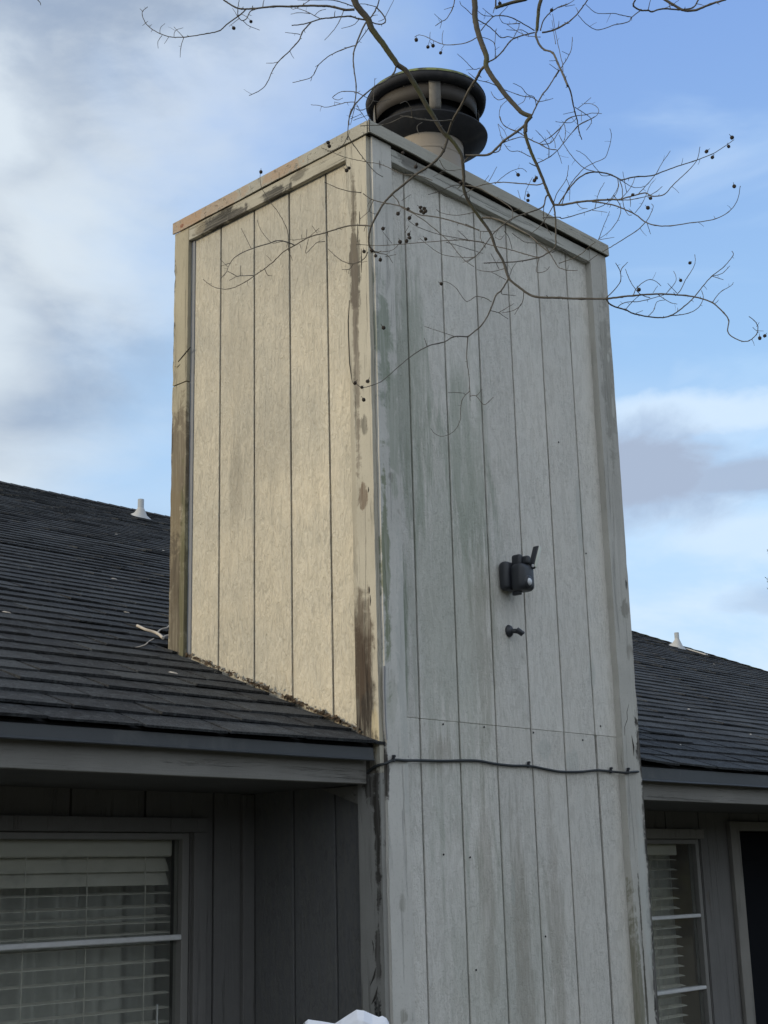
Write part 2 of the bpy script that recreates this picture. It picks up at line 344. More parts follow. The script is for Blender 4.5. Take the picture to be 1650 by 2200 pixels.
ragged(1.358, WF+.001, -.030, -.0005, ZG, 4.2215, 90, 'front', .0013).build('corner_post', M_post_right, chim, label='far corner post with black rotten outer edge')
ragged(WF-.010, WF+.0025, .001, .09, ZG, 4.221, 20, 'side', .0005).build('corner_post', M_post_right, chim)
ragged(-.022, -.001, 1.004, DF-.018, 1.95, 3.545, 50, 'side', .0018).build('rear_batten', M_post_back, chim, label='lower length of mouldy rear batten')
ragged(-.022, -.001, 1.004, DF-.020, 3.55, 4.2215, 24, 'side', .0018).build('rear_batten', M_post_back, chim, label='upper length of rear batten with blackened edge')
MB().box(-.0045, -.0005, .982, 1.0035, 1.95, 4.16).build('caulk_bead', M_caulk, chim)
MB().tube([on_plane(383, 777, 0, -.0225), on_plane(394, 764, 0, -.0225), on_plane(409, 746, 0, -.0225)], [.0022, .003, .0025], 5).build('split_crack', M_core, chim)
MB().tube([on_plane(374, 786, 0, -.024), on_plane(381, 788, 0, -.024), on_plane(387, 782, 0, -.0225)], [.0015, .0025, .0015], 5).build('wood_splinter', M_post_back, chim)
MB().tube([(-.003, -.032, 2.275), (-.006, -.031, 2.20), (-.004, -.031, 2.10), (.0, -.031, 2.035)], [.0045, .005, .004, .003], 6).build('caulk_bead', M_caulk, chim)
# friezes
MB().box(-.0215, -.001, .0865, 1.0025, 4.163, 4.2205).build('frieze_board', M_frieze_s, chim, .0015)
MB().box(.1035, 1.3565, -.0295, -.001, 4.158, 4.2115).build('frieze_board', M_frieze_f, chim, .0015)
# sheet metal cap: folded bands, rust on the far end, slightly wavy lower lip
def band(p0, p1, out, z0, z1, th, n=30, amp=.0022):
    m_ = MB(); p0, p1, out = Vector(p0), Vector(p1), Vector(out); vs_ = []
    for i in range(n+1):
        p = p0.lerp(p1, i/n); w_ = mnoise.noise(p*3.1)*amp*1.6+random.uniform(-amp, amp)*.35; o = mnoise.noise(p*4.0+Vector((9, 0, 0)))*.003
        a = p+out*(th+o*.5); b = p
        vs_ += [(a.x+out.x*abs(o)*.7, a.y+out.y*abs(o)*.7, z0+w_), (b.x, b.y, z0+w_), (b.x, b.y, z1), (p.x+out.x*th, p.y+out.y*th, z1)]
    fs = [(0, 1, 2, 3), (4*n+3, 4*n+2, 4*n+1, 4*n)]
    for i in range(n):
        for k in range(4): fs.append((4*i+k, 4*i+4+k, 4*i+4+(k+1) % 4, 4*i+(k+1) % 4))
    return m_.add(vs_, fs)
band((-.0225, -.034, 0), (-.0225, 1.102, 0), (-1, 0, 0), 4.2225, 4.272, .006).build('cap_flashing', M_cap, chim, label='rust streaked side of the sheet metal cap')
band((-.0285, -.040, 0), (1.483, -.040, 0), (0, -1, 0), 4.2225, 4.272, .006).build('cap_flashing', M_cap, chim)
band((1.4775, -.0395, 0), (1.4775, 1.10, 0), (1, 0, 0), 4.2225, 4.272, .006, 10).build('cap_flashing', M_cap, chim)
MB().box(-.022, 1.477, -.0395, 1.10, 4.262, 4.2705).build('cap_top', M_cap, chim)
MB().box(-.0315, -.0285, -.049, -.0465, 4.2225, 4.2735).build('cap_corner_fold', M_core, chim)
# nail heads along the seam and frieze
for px, py in ((952, 1556), (1040, 1562), (1146, 1574), (1252, 1590), (1290, 1560), (1259, 1189), (953, 1836), (1010, 1842), (1172, 2012), (1023, 2084), (845, 2080), (1200, 950)):
    p = on_plane(px, py, 1, -.002)
    MB().lathe([(0, -.0012), (.0032, -.0008), (.0034, .0012)], (0, 0, 0), 8).build('nail_head', M_soot, chim).matrix_world = Matrix.Translation(p) @ Matrix.Rotation(rad(90), 4, 'X')

for pl_, r_ in ((((1351, 1513), (1347, 1530), (1348, 1545), (1342, 1562), (1342, 1580)), .0010), (((1357, 1580), (1361, 1605), (1362, 1625)), .004)):
    MB().tube([on_plane(x_, y_, 1, -.0305) for x_, y_ in pl_], [.0004]+[r_]*(len(pl_)-2)+[.0004], 5).build('split_crack', M_core, chim)
for pl_, r_ in ((((808, 2078), (803, 2100), (795, 2118), (790, 2128)), .0040), (((812, 2118), (807, 2142), (798, 2158)), .0050), (((800, 2020), (803, 2036), (801, 2052)), .0016)):
    P_ = [on_plane(x_, y_, 0, -.0200) for x_, y_ in pl_]; n_ = len(P_)
    o = MB().tube([P_[0].lerp(P_[1], k/4) for k in range(4)]+[P_[1].lerp(P_[2], k/4) for k in range(5)], [.0005, .0014, .002+r_*.2, r_*.7, r_, r_*.8, r_*.55, r_*.3, .0004], 6).build('split_crack', M_core, chim)
MB().tube([on_plane(x_, y_, 0, -.0205) for x_, y_ in ((751, 645), (748, 690), (751, 780), (757, 822))], [.001, .0022, .0022, .001], 4).build('split_crack', M_core, chim)
for x_, y_, h_ in ((768, 500, 20), (772, 470, 16), (776, 560, 26), (795, 1290, 12), (793, 1268, 8), (791, 1052, 6)):
    MB().tube([on_plane(x_, y_-h_, 0, -.0205), on_plane(x_+1, y_, 0, -.0205), on_plane(x_, y_+h_, 0, -.0205)], [.0006, .0022, .0006], 4).build('split_crack', M_core, chim)

# flue with round storm cap
FX, FY = .985, .556
fl = MB().lathe([(.163, 4.26), (.163, 4.84)], (FX, FY, 0), 56).build('flue_pipe', M_fluepipe, chim, label='beige round flue pipe')
MB().lathe([(.163, 4.715), (.1655, 4.717), (.1655, 4.727), (.163, 4.729)], (FX, FY, 0), 56).build('seam_ring', M_fluepipe, fl)
def dent(a, r, z): return (.004*mnoise.noise(Vector((math.cos(a)*2, math.sin(a)*2, z*3))), .004*mnoise.noise(Vector((math.cos(a)*1.6+4, math.sin(a)*1.6, 1))))
MB().lathe([(.163, 4.7870), (.20, 4.7980), (.272, 4.8290), (.2735, 4.8360), (.262, 4.8400), (.19, 4.8470)], (FX, FY, 0), 64, dent).build('storm_collar', M_soot, fl)
MB().lathe([(.213, 4.8400), (.2145, 4.8580), (.211, 4.8610), (.206, 4.8440)], (FX, FY, 0), 64).build('lower_ring', M_flueband, fl)
MB().lathe([(.196, 4.8320), (.196, 5.0020)], (FX, FY, 0), 56).build('inner_screen', M_soot, fl)
MB().lathe([(.228, 4.9160), (.231, 4.9150), (.2325, 4.9620), (.2335, 5.0020), (.229, 5.0020), (.228, 4.9160)], (FX, FY, 0), 64, lambda a, r, z: (.002*math.sin(3*a), 0)).build('wind_band', M_flueband, fl)
lid = MB().lathe([(0, 5.006), (.232, 5.008), (.236, 4.992), (.262, 4.996), (.2725, 5.004), (.2745, 5.014), (.2735, 5.030), (.264, 5.038)], (FX, FY, 0), 64, dent).build('lid', M_soot, fl)
MB().lathe([(.276, 5.026), (.268, 5.042), (.20, 5.062), (0, 5.085)], (FX, FY, 0), 64, dent).build('lid_top', M_moss, lid)
for k in range(8):
    a = 2*math.pi*k/8+.3
    MB().lathe([(0, .004), (.004, .003), (.0045, 0)], (FX+.2335*math.cos(a), FY+.2335*math.sin(a), 4.985), 8).build('screw', M_strap, fl)
for k in range(4):
    a = math.atan2(CAM.y-FY, CAM.x-FX)+rad(10)+k*math.pi/2
    mm = MB(); hw = .026
    for (r, z) in ((.2375, 5.0000), (.2385, 4.9570), (.2375, 4.9170), (.2345, 4.8720), (.222, 4.8560)):
        for s_ in (-hw, hw): mm.v.append((r*math.cos(a)-s_*math.sin(a)+FX, r*math.sin(a)+s_*math.cos(a)+FY, z+random.uniform(-.002, .002)))
    for i in range(4): mm.f.append((2*i, 2*i+1, 2*i+3, 2*i+2)); mm.sm.append(True)
    o = mm.build('strap', M_strap, fl); sd = o.modifiers.new('solid', 'SOLIDIFY'); sd.thickness = .003

# ================================================================== HOUSE
ZS, SL = 2.028, .401
A = math.atan(SL); UPS = Vector((0, math.cos(A), math.sin(A))); NRM = Vector((0, -math.sin(A), math.cos(A)))
def roofz(y): return ZS+SL*y
YE, YW, YR = -.022, .634, 8.4
XL, XR = -4.5, 9.88
house = empty('house', (XL, YW, ZG), 'low grey house with dark asphalt shingle roof, deep eaves and blind-covered windows', 'house')
M_wall = trim_mat('taupe_wall_paint', (.17, .167, .163), 'z', [((-.12, .6, 1.1), (.1, .3, .5), (.12, .12, .12), .4)], worn=.25, crack=.05)
M_wallr = trim_mat('taupe_casing_paint', (.26, .25, .23), 'z', [], worn=.25, crack=.04)
M_fascia = trim_mat('taupe_fascia_paint', (.215, .21, .195), 'x', [], worn=.25, crack=.08)
M_drip = plain_mat('dark_drip_edge_metal', (.050, .055, .060), .5, .12, 12, .05, dirt=(.16, .16, .15, .3))
M_soffit = plain_mat('dark_soffit_paint', (.10, .10, .10), .8, .2, 10, .1)
M_alu = plain_mat('window_frame_paint', (.20, .195, .185), .5, .1, 25, .1)
M_rail = plain_mat('pale_window_rail', (.60, .61, .62), .45, .15, 40, .1)
M_blind = plain_mat('blind_slat_plastic', (.62, .60, .54), .5, .06, 10, .05)
M_curt = plain_mat('pale_curtain_fabric', (.64, .65, .63), .9, .14, 9, .1)
M_room = plain_mat('room_wall_paint', (.42, .34, .27), .9, .1, 3, 0)
M_door = plain_mat('dark_door_paint', (.008, .009, .012), .9, .15, 10, .05, spec=.1)
M_white = plain_mat('white_pvc', (.42, .42, .41), .5, .12, 30, .1, dirt=(.35, .34, .31, .5))
M_vent = plain_mat('grey_vent_pipe', (.33, .35, .36), .5, .12, 30, .1)
M_glass, t = material('window_glass'); t.n.remove(t.bsdf)
out = [n for n in t.n if n.type == 'OUTPUT_MATERIAL'][0]
fr = t.new('ShaderNodeFresnel'); fr.inputs[0].default_value = 1.5
gl = t.new('ShaderNodeBsdfGlossy'); gl.inputs['Roughness'].default_value = .03; tr = t.new('ShaderNodeBsdfTransparent'); tr.inputs[0].default_value = (.96, .97, .96, 1)
df = t.new('ShaderNodeBsdfDiffuse'); df.inputs[0].default_value = (.30, .30, .28, 1)
mx = t.new('ShaderNodeMixShader'); t.put(mx.inputs[0], t.m('MULTIPLY', fr.outputs[0], .20)); t.l.new(tr.outputs[0], mx.inputs[1]); t.l.new(gl.outputs[0], mx.inputs[2])
mx2 = t.new('ShaderNodeMixShader'); t.put(mx2.inputs[0], t.m('ADD', .055, t.m('MULTIPLY', t.ss(t.noise(t.P, 9, 4), .5, .8), .12))); t.l.new(mx.outputs[0], mx2.inputs[1]); t.l.new(df.outputs[0], mx2.inputs[2])
t.l.new(mx2.outputs[0], out.inputs[0])
M_sh, t = material('asphalt_shingle')
g1 = t.noise(t.P, 130, 5, .85); g2 = t.noise(t.P, 5, 5, .65); g3 = t.noise(t.P, 90, 3, .7)
kx = t.new('ShaderNodeTexWhiteNoise', noise_dimensions='1D'); t.put(kx.inputs['W'], t.rnd)
c = t.mix(t.ss(g1, .34, .68), (.010, .0115, .013), (.082, .086, .092))
c = t.mix(t.m('MULTIPLY', t.ss(g2, .52, .75), .55), c, (.085, .092, .097))
c = t.mix(t.m('MULTIPLY', t.ss(g3, .60, .75), .35), c, (.12, .125, .12))
c = t.mix(t.m('MULTIPLY', t.ss(t.rnd, .3, 1.0), .55), c, (.018, .019, .022))
c = t.mix(t.m('MULTIPLY', t.ss(t.rnd, .35, .0), .40), c, (.085, .09, .095))
c = t.mix(t.m('MULTIPLY', t.ss(t.noise(t.P, 26, 4, .75, .4), .50, .66), .45), c, (.115, .125, .13))
c = t.mix(t.m('MULTIPLY', t.ss(t.noise(t.P, 11, 3, .6, .4), .56, .70), .6), c, (.018, .018, .019))
finish(t, c, .92, g1, .9, .006, .25)

# ---- the wall, split by openings
openings = [(-1.62, -.27, .55, 1.765), (2.08, 2.968, .30, 1.752), (3.332, 4.26, ZG, 1.795)]
gro = sorted([-.171-.29*k for k in range(15)]+[2.671+.305*k for k in range(-3, 24)])
gro = [g for g in gro if g < 0 or g > WF]
def zr(x, z0=ZG, z1=1.93):
    for (a, b, c0, c1) in openings:
        if a < x < b: return [(z0, c0), (c1, z1)] if c0 > z0 else [(c1, z1)]
    return [(z0, z1)]
cuts = sorted(set([XL, -.001, WF+.001, XR-.1]+gro+[a for o_ in openings for a in o_[:2]]))
wm = MB()
for a, b in zip(cuts, cuts[1:]):
    if -.01 < (a+b)/2 < WF: continue
    for z0, z1 in zr((a+b)/2): wm.box(a, b, YW+.0125, YW+.07, z0, z1)
wm.box(-.001, WF+.001, YW+.0125, YW+.07, ZG, 1.93)
wall = wm.build('wall', M_core, house)
for a, b in zip(cuts, cuts[1:]):
    if -.01 < (a+b)/2 < WF: continue
    ga = .004 if a in gro else 0; gb = .004 if b in gro else 0
    for z0, z1 in zr((a+b)/2): MB().box(a+ga, b-gb, YW, YW+.012, z0, z1).build('siding_board', M_wall, wall, .0015)
MB().box(XL, XL+.07, YW+.07, 15.9, ZG, 2.0).build('end_wall', M_wall, house); MB().box(XR-.17, XR-.1, YW+.07, 15.9, ZG, 2.0).build('end_wall', M_wall, house)
MB().box(XL+.07, XR-.17, 15.8, 15.9, ZG, 2.0).build('rear_wall', M_wall, house)
for x in (XL, XR-.17):
    zt = roofz(YR)-.12
    MB().add([(x, YW, 2.0), (x, 15.9, 2.0), (x, YR, zt), (x+.07, YW, 2.0), (x+.07, 15.9, 2.0), (x+.07, YR, zt)], [(0, 1, 2), (5, 4, 3), (0, 2, 5, 3), (2, 1, 4, 5), (1, 0, 3, 4)]).build('gable', M_wall, house)
MB().box(XL+.08, XR-.18, YW+.08, 6.0, 1.905, 1.93).build('room_ceiling', M_room, house)
MB().box(XL+.08, XR-.18, 3.6, 3.66, ZG, 1.9).build('room_wall', M_room, house)
MB().box(1.56, 1.62, YW+.09, 3.59, ZG, 1.9).build('room_wall', M_room, house); MB().box(3.14, 3.2, YW+.09, 3.59, ZG, 1.9).build('room_wall', M_room, house)
MB().box(XL+.08, XR-.18, YW+.08, 6, ZG, ZG+.05).build('room_floor', M_room, house)
# inside corner trim beside the chimney and the casings
MB().box(-.0535, -.001, YW-.02, YW-.001, ZG, 1.895).build('corner_trim', M_wall, house, .002)
MB().box(-1.70, -.216, YW-.022, YW-.001, 1.766, 1.812).build('window_casing', M_wall, house, .002)
MB().box(-.268, -.214, YW-.019, YW-.001, ZG+.6, 1.7655).build('window_casing', M_wall, house, .002)
MB().box(2.0, 2.985, YW-.02, YW-.001, 1.753, 1.800).build('window_casing', M_wallr, house, .002)
MB().box(3.240, 3.331, YW-.024, YW-.001, ZG, 1.842).build('door_casing', M_wallr, house, .002)
MB().box(3.3315, 4.35, YW-.024, YW-.001, 1.796, 1.842).build('door_casing', M_wallr, house, .002)
dr = MB().box(3.334, 4.258, YW+.10, YW+.14, ZG, 1.79).build('door', M_door, house)
for x0 in (3.42, 3.84):
    for z0, z1 in ((-.2, .55), (.68, 1.65)): MB().box(x0, x0+.33, YW+.088, YW+.0995, z0, z1).build('door_panel', M_door, dr, .006)
MB().box(3.333, 3.338, YW+.012, YW+.10, ZG, 1.793).build('door_jamb', M_door, house)

# ---- windows
def window(x0, x1, z0, z1, rails, slats, bx0, bx1, yb, curt):
    f = MB(); w_ = .030; ya, yb_ = YW+.004, YW+.05
    f.box(x0+.001, x0+w_, ya, yb_, z0, z1); f.box(x1-w_, x1-.001, ya, yb_, z0, z1); f.box(x0+w_, x1-w_, ya, yb_, z1-.022, z1-.0005); f.box(x0+w_, x1-w_, ya, yb_, z0, z0+.03)
    fr_ = f.build('window', M_alu, house, .002)
    zs = [z1-.022]+[r for r in rails]+[z0+.03]
    for i in range(len(zs)-1):
        top = zs[i] if i == 0 else zs[i]-.009
        bot = zs[i+1]+(.009 if i+1 < len(zs)-1 else 0)
        MB().box(x0+w_, x1-w_, YW+.026+.006*(i % 2), YW+.029+.006*(i % 2), bot, top).build('pane', M_glass, fr_)
    for r in rails: MB().box(x0+w_-.004, x1-w_+.004, YW+.006, YW+.045, r-.0085, r+.0085).build('meeting_rail', M_rail, fr_, .003)
    yv = yb+.0
    for (z, tilt, dep) in slats:
        s_ = MB(); hx = dep/2
        ca, sa = math.cos(tilt)*hx, math.sin(tilt)*hx; sag = random.uniform(-.0015, .0015)
        n = 6; vs_ = []
        for i in range(n+1):
            x = bx0+(bx1-bx0)*i/n; zz = z+sag*math.sin(i/n*3.1)
            vs_ += [(x, yv-ca, zz-sa-.001), (x, yv+ca, zz+sa-.001), (x, yv+ca, zz+sa+.001), (x, yv, zz+.004), (x, yv-ca, zz-sa+.001)]
        fs = [(0, 1, 2, 3, 4), tuple(5*n+k for k in (4, 3, 2, 1, 0))]
        for i in range(n):
            for k in range(5): fs.append((5*i+k, 5*i+5+k, 5*i+5+(k+1) % 5, 5*i+(k+1) % 5))
        s_.add(vs_, fs).build('blind_slat', M_blind, fr_)
    MB().box(bx0, bx1, yv-.03, yv+.03, z1-.075, z1-.02).build('blind_headrail', M_blind, fr_, .004)
    for cx_ in curt['cords']:
        MB().tube([(cx_, yv-.03, z1-.07), (cx_+.004, yv-.031, z0)], .0016, 4).build('blind_cord', M_blind, fr_)
    for (c0, c1, amp, per, mt) in curt['panels']:
        n = int((c1-c0)/.008); m_ = MB()
        for i in range(n+1):
            x = c0+(c1-c0)*i/n; yy = yb+.16+amp*math.sin(x/per*2*math.pi+2.2*math.sin(x*9))+amp*.6*math.sin(x/per*3.1+1)
            m_.v += [(x, yy, z0-.1), (x+.01*math.sin(x*40), yy+.01, z1+.05)]
        for i in range(n): m_.f.append((2*i, 2*i+2, 2*i+3, 2*i+1)); m_.sm.append(True)
        m_.build('curtain', mt, fr_)
    return fr_
ybl = YW+.088
def slz(px, py): return on_plane(px, py, 1, ybl).z
sl_ = [(slz(352, 1857), rad(62), .050), (slz(352, 1886), rad(62), .050)]
zz = slz(352, 1918)
for k, py in enumerate((1918, 1945, 1967, 1980, 2002, 2028, 2062, 2095, 2131, 2163, 2193)): sl_.append((slz(352, py), rad(random.uniform(2, 9)), .048)); zz = sl_[-1][0]
while zz > .62: zz -= .042; sl_.append((zz, rad(random.uniform(2, 8)), .048))
sl_.append((slz(352, 1828), rad(20), .048)); sl_.append((slz(352, 1815), rad(12), .048))
bxr = on_plane(357, 1950, 1, ybl).x
wL = window(-1.62, -.271, .551, 1.764, [1.428, .98], sl_, -1.57, bxr, ybl,
       {'cords': [on_plane(38, 2000, 1, ybl).x, on_plane(172, 2000, 1, ybl).x, on_plane(298, 2000, 1, ybl).x], 'panels': [(-.86, -.16, .022, .085, M_curt), (-1.60, -1.02, .02, .10, M_curt)]})
MB().box(-.905, -.885, ybl+.075, ybl+.095, .5, 1.7).build('window_post', M_blind, wL)
MB().tube([(on_plane(338, 2158, 1, ybl-.05).x, ybl-.05, on_plane(338, 2158, 1, ybl-.05).z), (on_plane(335, 2200, 1, ybl-.05).x, ybl-.05, .9)], .0035, 6).build('tilt_wand', M_rail, wL)
zz = 1.70; sr = []
while zz > .35: sr.append((zz, rad(random.uniform(4, 14)), .048)); zz -= .0455
window(2.081, 2.967, .301, 1.751, [1.385, 1.048, .71], sr, 2.12, 2.845, ybl, {'cords': [2.60, 2.66, 2.28], 'panels': [(2.30, 3.10, .02, .09, M_curt)]})

# ---- eaves
def eave(xa, xb, zb):
    MB().box(xa, xb, .028, .050, zb, 1.992).build('fascia', M_fascia, house, .002)
    m_ = MB(); n = 24
    prof = [(.026, 1.996), (-.006, 1.9885+0), (-.0085, 1.974), (-.0045, 1.9735), (-.002, 1.9865), (.027, 1.9925)]
    prof = [(.0275, 2.016), (-.004, 2.009), (-.006, zb+.080), (-.011, zb+.074), (-.009, zb+.071), (-.002, zb+.079), (.000, 2.003), (.0275, 2.009)]
    for i in range(n+1):
        x = xa+(xb-xa)*i/n; d = .0022*mnoise.noise(Vector((x*1.5, 0, 0)))
        m_.v += [(x, y+d, z+d) for y, z in prof]
    q = len(prof)
    for i in range(n):
        for k in range(q): m_.f.append((q*i+k, q*i+(k+1) % q, q*i+q+(k+1) % q, q*i+q+k)); m_.sm.append(False)
    m_.f += [tuple(range(q-1, -1, -1)), tuple(q*n+k for k in range(q))]; m_.sm += [False, False]
    m_.build('drip_edge', M_drip, house)
eave(XL-.15, -.035, 1.896); eave(WF+.021, XR+.02, 1.881)
MB().box(XL-.1, -.001, .051, YW-.001, 1.898, 1.904).build('soffit', M_soffit, house)
MB().box(WF+.022, XR-.02, .051, YW-.001, 1.884, 1.891).build('soffit', M_soffit, house)
MB().add([(-.016, .088, 1.894), (-.016, .088, 1.835), (-.016, .26, 1.894), (-.002, .088, 1.894), (-.002, .088, 1.835), (-.002, .26, 1.894)], [(0, 1, 2), (5, 4, 3), (0, 3, 4, 1), (1, 4, 5, 2), (2, 5, 3, 0)]).build('filler_board', M_fascia, house)

# ---- roof deck and shingles
def rp(x, s, h=0.0): p = Vector((x, YE, roofz(YE)))+UPS*s+NRM*h; return p
SR = (YR-YE)/math.cos(A)
dk = MB()
def deck(x0, x1, s0, s1): dk.hexa([rp(x0, s0, -.05), rp(x1, s0, -.05), rp(x1, s1, -.05), rp(x0, s1, -.05), rp(x0, s0, -.012), rp(x1, s0, -.012), rp(x1, s1, -.012), rp(x0, s1, -.012)])
sD = (DF-YE)/math.cos(A)
deck(XL-.12, -.004, .03, sD); deck(WF+.024, XR, .03, sD); deck(XL-.12, XR, sD+.001, SR)
zr_ = roofz(YR)
dk.hexa([(XL-.12, YR, zr_-.05), (XR, YR, zr_-.05), (XR, 16.6, 1.95), (XL-.12, 16.6, 1.95), (XL-.12, YR, zr_-.002), (XR, YR, zr_-.002), (XR, 16.6, 2.0), (XL-.12, 16.6, 2.0)])
M_felt = plain_mat('black_roofing_felt', (.012, .012, .013), .95, .2, 30, .1)
roof = dk.build('roof', M_felt, house)
EXPO, TAB = .1430, .3048
cand = []; rest = MB()
def tabverts(x0, x1, s, lift0, lift1, th):
    d = random.uniform(-.0045, .0045)
    s1 = min(s+EXPO+.030, SR+.01)
    return [rp(x0, s+d, lift0), rp(x1, s+d, lift1), rp(x1, s1, -.004), rp(x0, s1, -.004), rp(x0, s+d, lift0+th), rp(x1, s+d, lift1+th), rp(x1, s1, 0), rp(x0, s1, 0)]
i = 0; s = 0.0
while s < SR-.05:
    off = (-.038*i*4.0) % TAB
    x = XL-.12-off; wav = random.uniform(0, 6)
    jy = random.uniform(-.003, .003)
    while x < XR+.02:
        x0, x1 = max(x+.0052, XL-.14), min(x+TAB-.0052, XR+.02); yl = YE+s*math.cos(A)
        segs = [(x0, x1)]
        if yl < DF+.01:
            segs = []
            if x0 < -.022: segs.append((x0, min(x1, -.022 if yl > .03 else .012)))
            if x1 > WF+.022: segs.append((max(x0, WF+.022), x1))
        for a, b in segs:
            if b-a < .02: continue
            wv = .005*math.sin(a*1.1+wav)+.004*mnoise.noise(Vector((a*3, s*9, 0)))+jy
            lift0 = .0012+.0045*max(0, mnoise.noise(Vector((a*2.3, s*7, 3)))) ; lift1 = max(0, lift0+random.uniform(-.003, .003))
            if a > WF and s < .02 and a < WF+.6: lift0 += .012*(1-(a-WF)/.6)
            th = .0065+random.uniform(0, .003)
            if 0 < s: lift0 += .004*max(0, mnoise.noise(Vector((a*.9, s*11, 8)))-.1)*4
            tv = tabverts(a, b, s+wv, lift0, lift1, th)
            mid = Vector(tv[4]).lerp(Vector(tv[5]), .5); dd = mid-CAM; dep = dd.dot(FW)
            px = 825+F_PX*dd.dot(RT)/dep; py = 1100-F_PX*dd.dot(UP)/dep
            vis = -60 < px < 1700 and py > 900 and not (370 < px < 1360 and dd.y > 3.6)
            size = (b-a)*EXPO/dep/dep*(SL*.0+abs(NRM.dot(dd.normalized())))
            cand.append((size if vis else 0, tv))
        x += TAB
    s += EXPO; i += 1
cand.sort(key=lambda c_: -c_[0])
for sz, tv in cand[:300]:
    m_ = MB(); m_.hexa(tv); m_.build('shingle', M_sh, roof)
for sz, tv in cand[300:]: rest.hexa(tv)
rest.build('far_shingles', M_sh, roof, kind='stuff')
# ridge caps and rake trim
rc = MB(); x = XL-.1
while x < XR:
    for sgn in (1,):
        rc.hexa([(x, YR-.14, roofz(YR-.14)+.006), (x+.30, YR-.14, roofz(YR-.14)+.002), (x+.30, YR+.02, zr_+.012), (x, YR+.02, zr_+.016), (x, YR-.14, roofz(YR-.14)+.018), (x+.30, YR-.14, roofz(YR-.14)+.010), (x+.30, YR+.02, zr_+.020), (x, YR+.02, zr_+.030)])
    x += .145
rc.build('ridge_caps', M_sh, roof, kind='stuff')
rk = MB(); s = .0
while s < SR:
    rk.hexa([rp(XR-.02, s, .0), rp(XR+.045, s, -.01), rp(XR+.045, s+.29, -.018), rp(XR-.02, s+.29, -.008), rp(XR-.02, s, .022), rp(XR+.045, s, .014), rp(XR+.045, s+.29, .004), rp(XR-.02, s+.29, .010)])
    s += .146
M_rake, t = material('mossy_rake_shingle'); finish(t, t.mix(t.ss(t.noise(t.P, 9, 4), .45, .65), (.045, .047, .048), (.062, .085, .040)), .95)
rk.build('rake_caps', M_rake, roof, kind='stuff')
MB().hexa([rp(XR-.03, 0, -.16), rp(XR-.005, 0, -.16), rp(XR-.005, SR, -.16), rp(XR-.03, SR, -.16), rp(XR-.03, 0, -.012), rp(XR-.005, 0, -.012), rp(XR-.005, SR, -.012), rp(XR-.03, SR, -.012)]).build('rake_board', M_fascia, house)
# vent pipes
def vent(px, py, r, h, rf, lab, mp):
    d = ray(px, py); n = Vector((0, -SL, 1)); k = (ZS-CAM.dot(n))/d.dot(n); p = CAM+d*k
    v_ = MB().lathe([(r, -.05), (r, h), (r*.8, h), (r*.8, h-.05)], tuple(p), 20).build('vent_pipe', mp, roof, label=lab)
    m_ = MB(); nn = 20; vs_ = []
    for (rr, up_) in ((rf, .006), (rf*.62, .035), (r*1.25, .085), (r*1.02, .10)):
        for q in range(nn):
            a = 2*math.pi*q/nn; sq = 1.0 if rr < rf else 1/max(abs(math.cos(a)), abs(math.sin(a)))*.85
            x_, y_ = rr*math.cos(a)*sq, rr*math.sin(a)*sq*.9
            vs_.append((p.x+x_, p.y+y_, p.z+up_+(SL*y_ if rr > r*1.3 else 0)))
    fs = [(i_*nn+q, i_*nn+(q+1) % nn, (i_+1)*nn+(q+1) % nn, (i_+1)*nn+q) for i_ in range(3) for q in range(nn)]
    m_.add(vs_, fs, True).build('vent_boot', M_white, roof)
    return p
vent(302, 1112, .031, .185, .105, 'pale plumbing vent near the ridge', M_vent)
pv = vent(1456, 1392, .025, .165, .10, 'short grey plumbing vent near the rake', M_vent)
MB().hexa([(pv.x+.05, pv.y-.30, roofz(pv.y-.30)+.012), (pv.x+.10, pv.y-.30, roofz(pv.y-.30)+.012), (pv.x+.09, pv.y-.05, roofz(pv.y-.05)+.012), (pv.x+.05, pv.y-.05, roofz(pv.y-.05)+.012),
           (pv.x+.05, pv.y-.30, roofz(pv.y-.30)+.022), (pv.x+.10, pv.y-.30, roofz(pv.y-.30)+.022), (pv.x+.09, pv.y-.05, roofz(pv.y-.05)+.022), (pv.x+.05, pv.y-.05, roofz(pv.y-.05)+.022)]).build('sealant_patch', M_white, roof)

for ch in house.children: ch.matrix_parent_inverse = Matrix.Translation(-house.location)

# ================================================================== THINGS ON THE CHIMNEY
M_blk = plain_mat('black_plastic', (.022, .025, .032), .45, .12, 20, .08, spec=.5)
M_lens = plain_mat('milky_sensor_lens', (.60, .62, .66), .25, .05, 20, 0, spec=.6)
M_cov = plain_mat('diffuser_plastic', (.55, .57, .50), .3, .05, 20, 0, spec=.6)
lamp = empty('floodlight', (.70, 0, 2.66), 'black plastic motion-sensor floodlight mounted high on the grey chimney front', 'floodlight')
def rel(o, root):
    o.data.transform(Matrix.Translation(-root.location)); return o
def rbox(x0, x1, y0, y1, z0, z1, name, mat, root, bev, tilt=None, label=None):
    o = MB().box(x0, x1, y0, y1, z0, z1).build(name, mat, None, bev, 4, label)
    if tilt:
        c_ = Vector(((x0+x1)/2, (y0+y1)/2, (z0+z1)/2)); o.data.transform(Matrix.Translation(c_) @ tilt @ Matrix.Translation(-c_))
    for p_ in o.data.polygons: p_.use_smooth = True
    rel(o, root); o.parent = root; return o
rbox(.652, .748, -.045, -.0015, 2.618, 2.728, 'back_box', M_blk, lamp, .018)
rbox(.668, .752, -.105, -.040, 2.612, 2.715, 'housing', M_blk, lamp, .022)
se = MB().lathe([(.0, -.116), (.006, -.1155), (.011, -.112), (.0135, -.106), (.0135, -.10)], (0, 0, 0), 24)
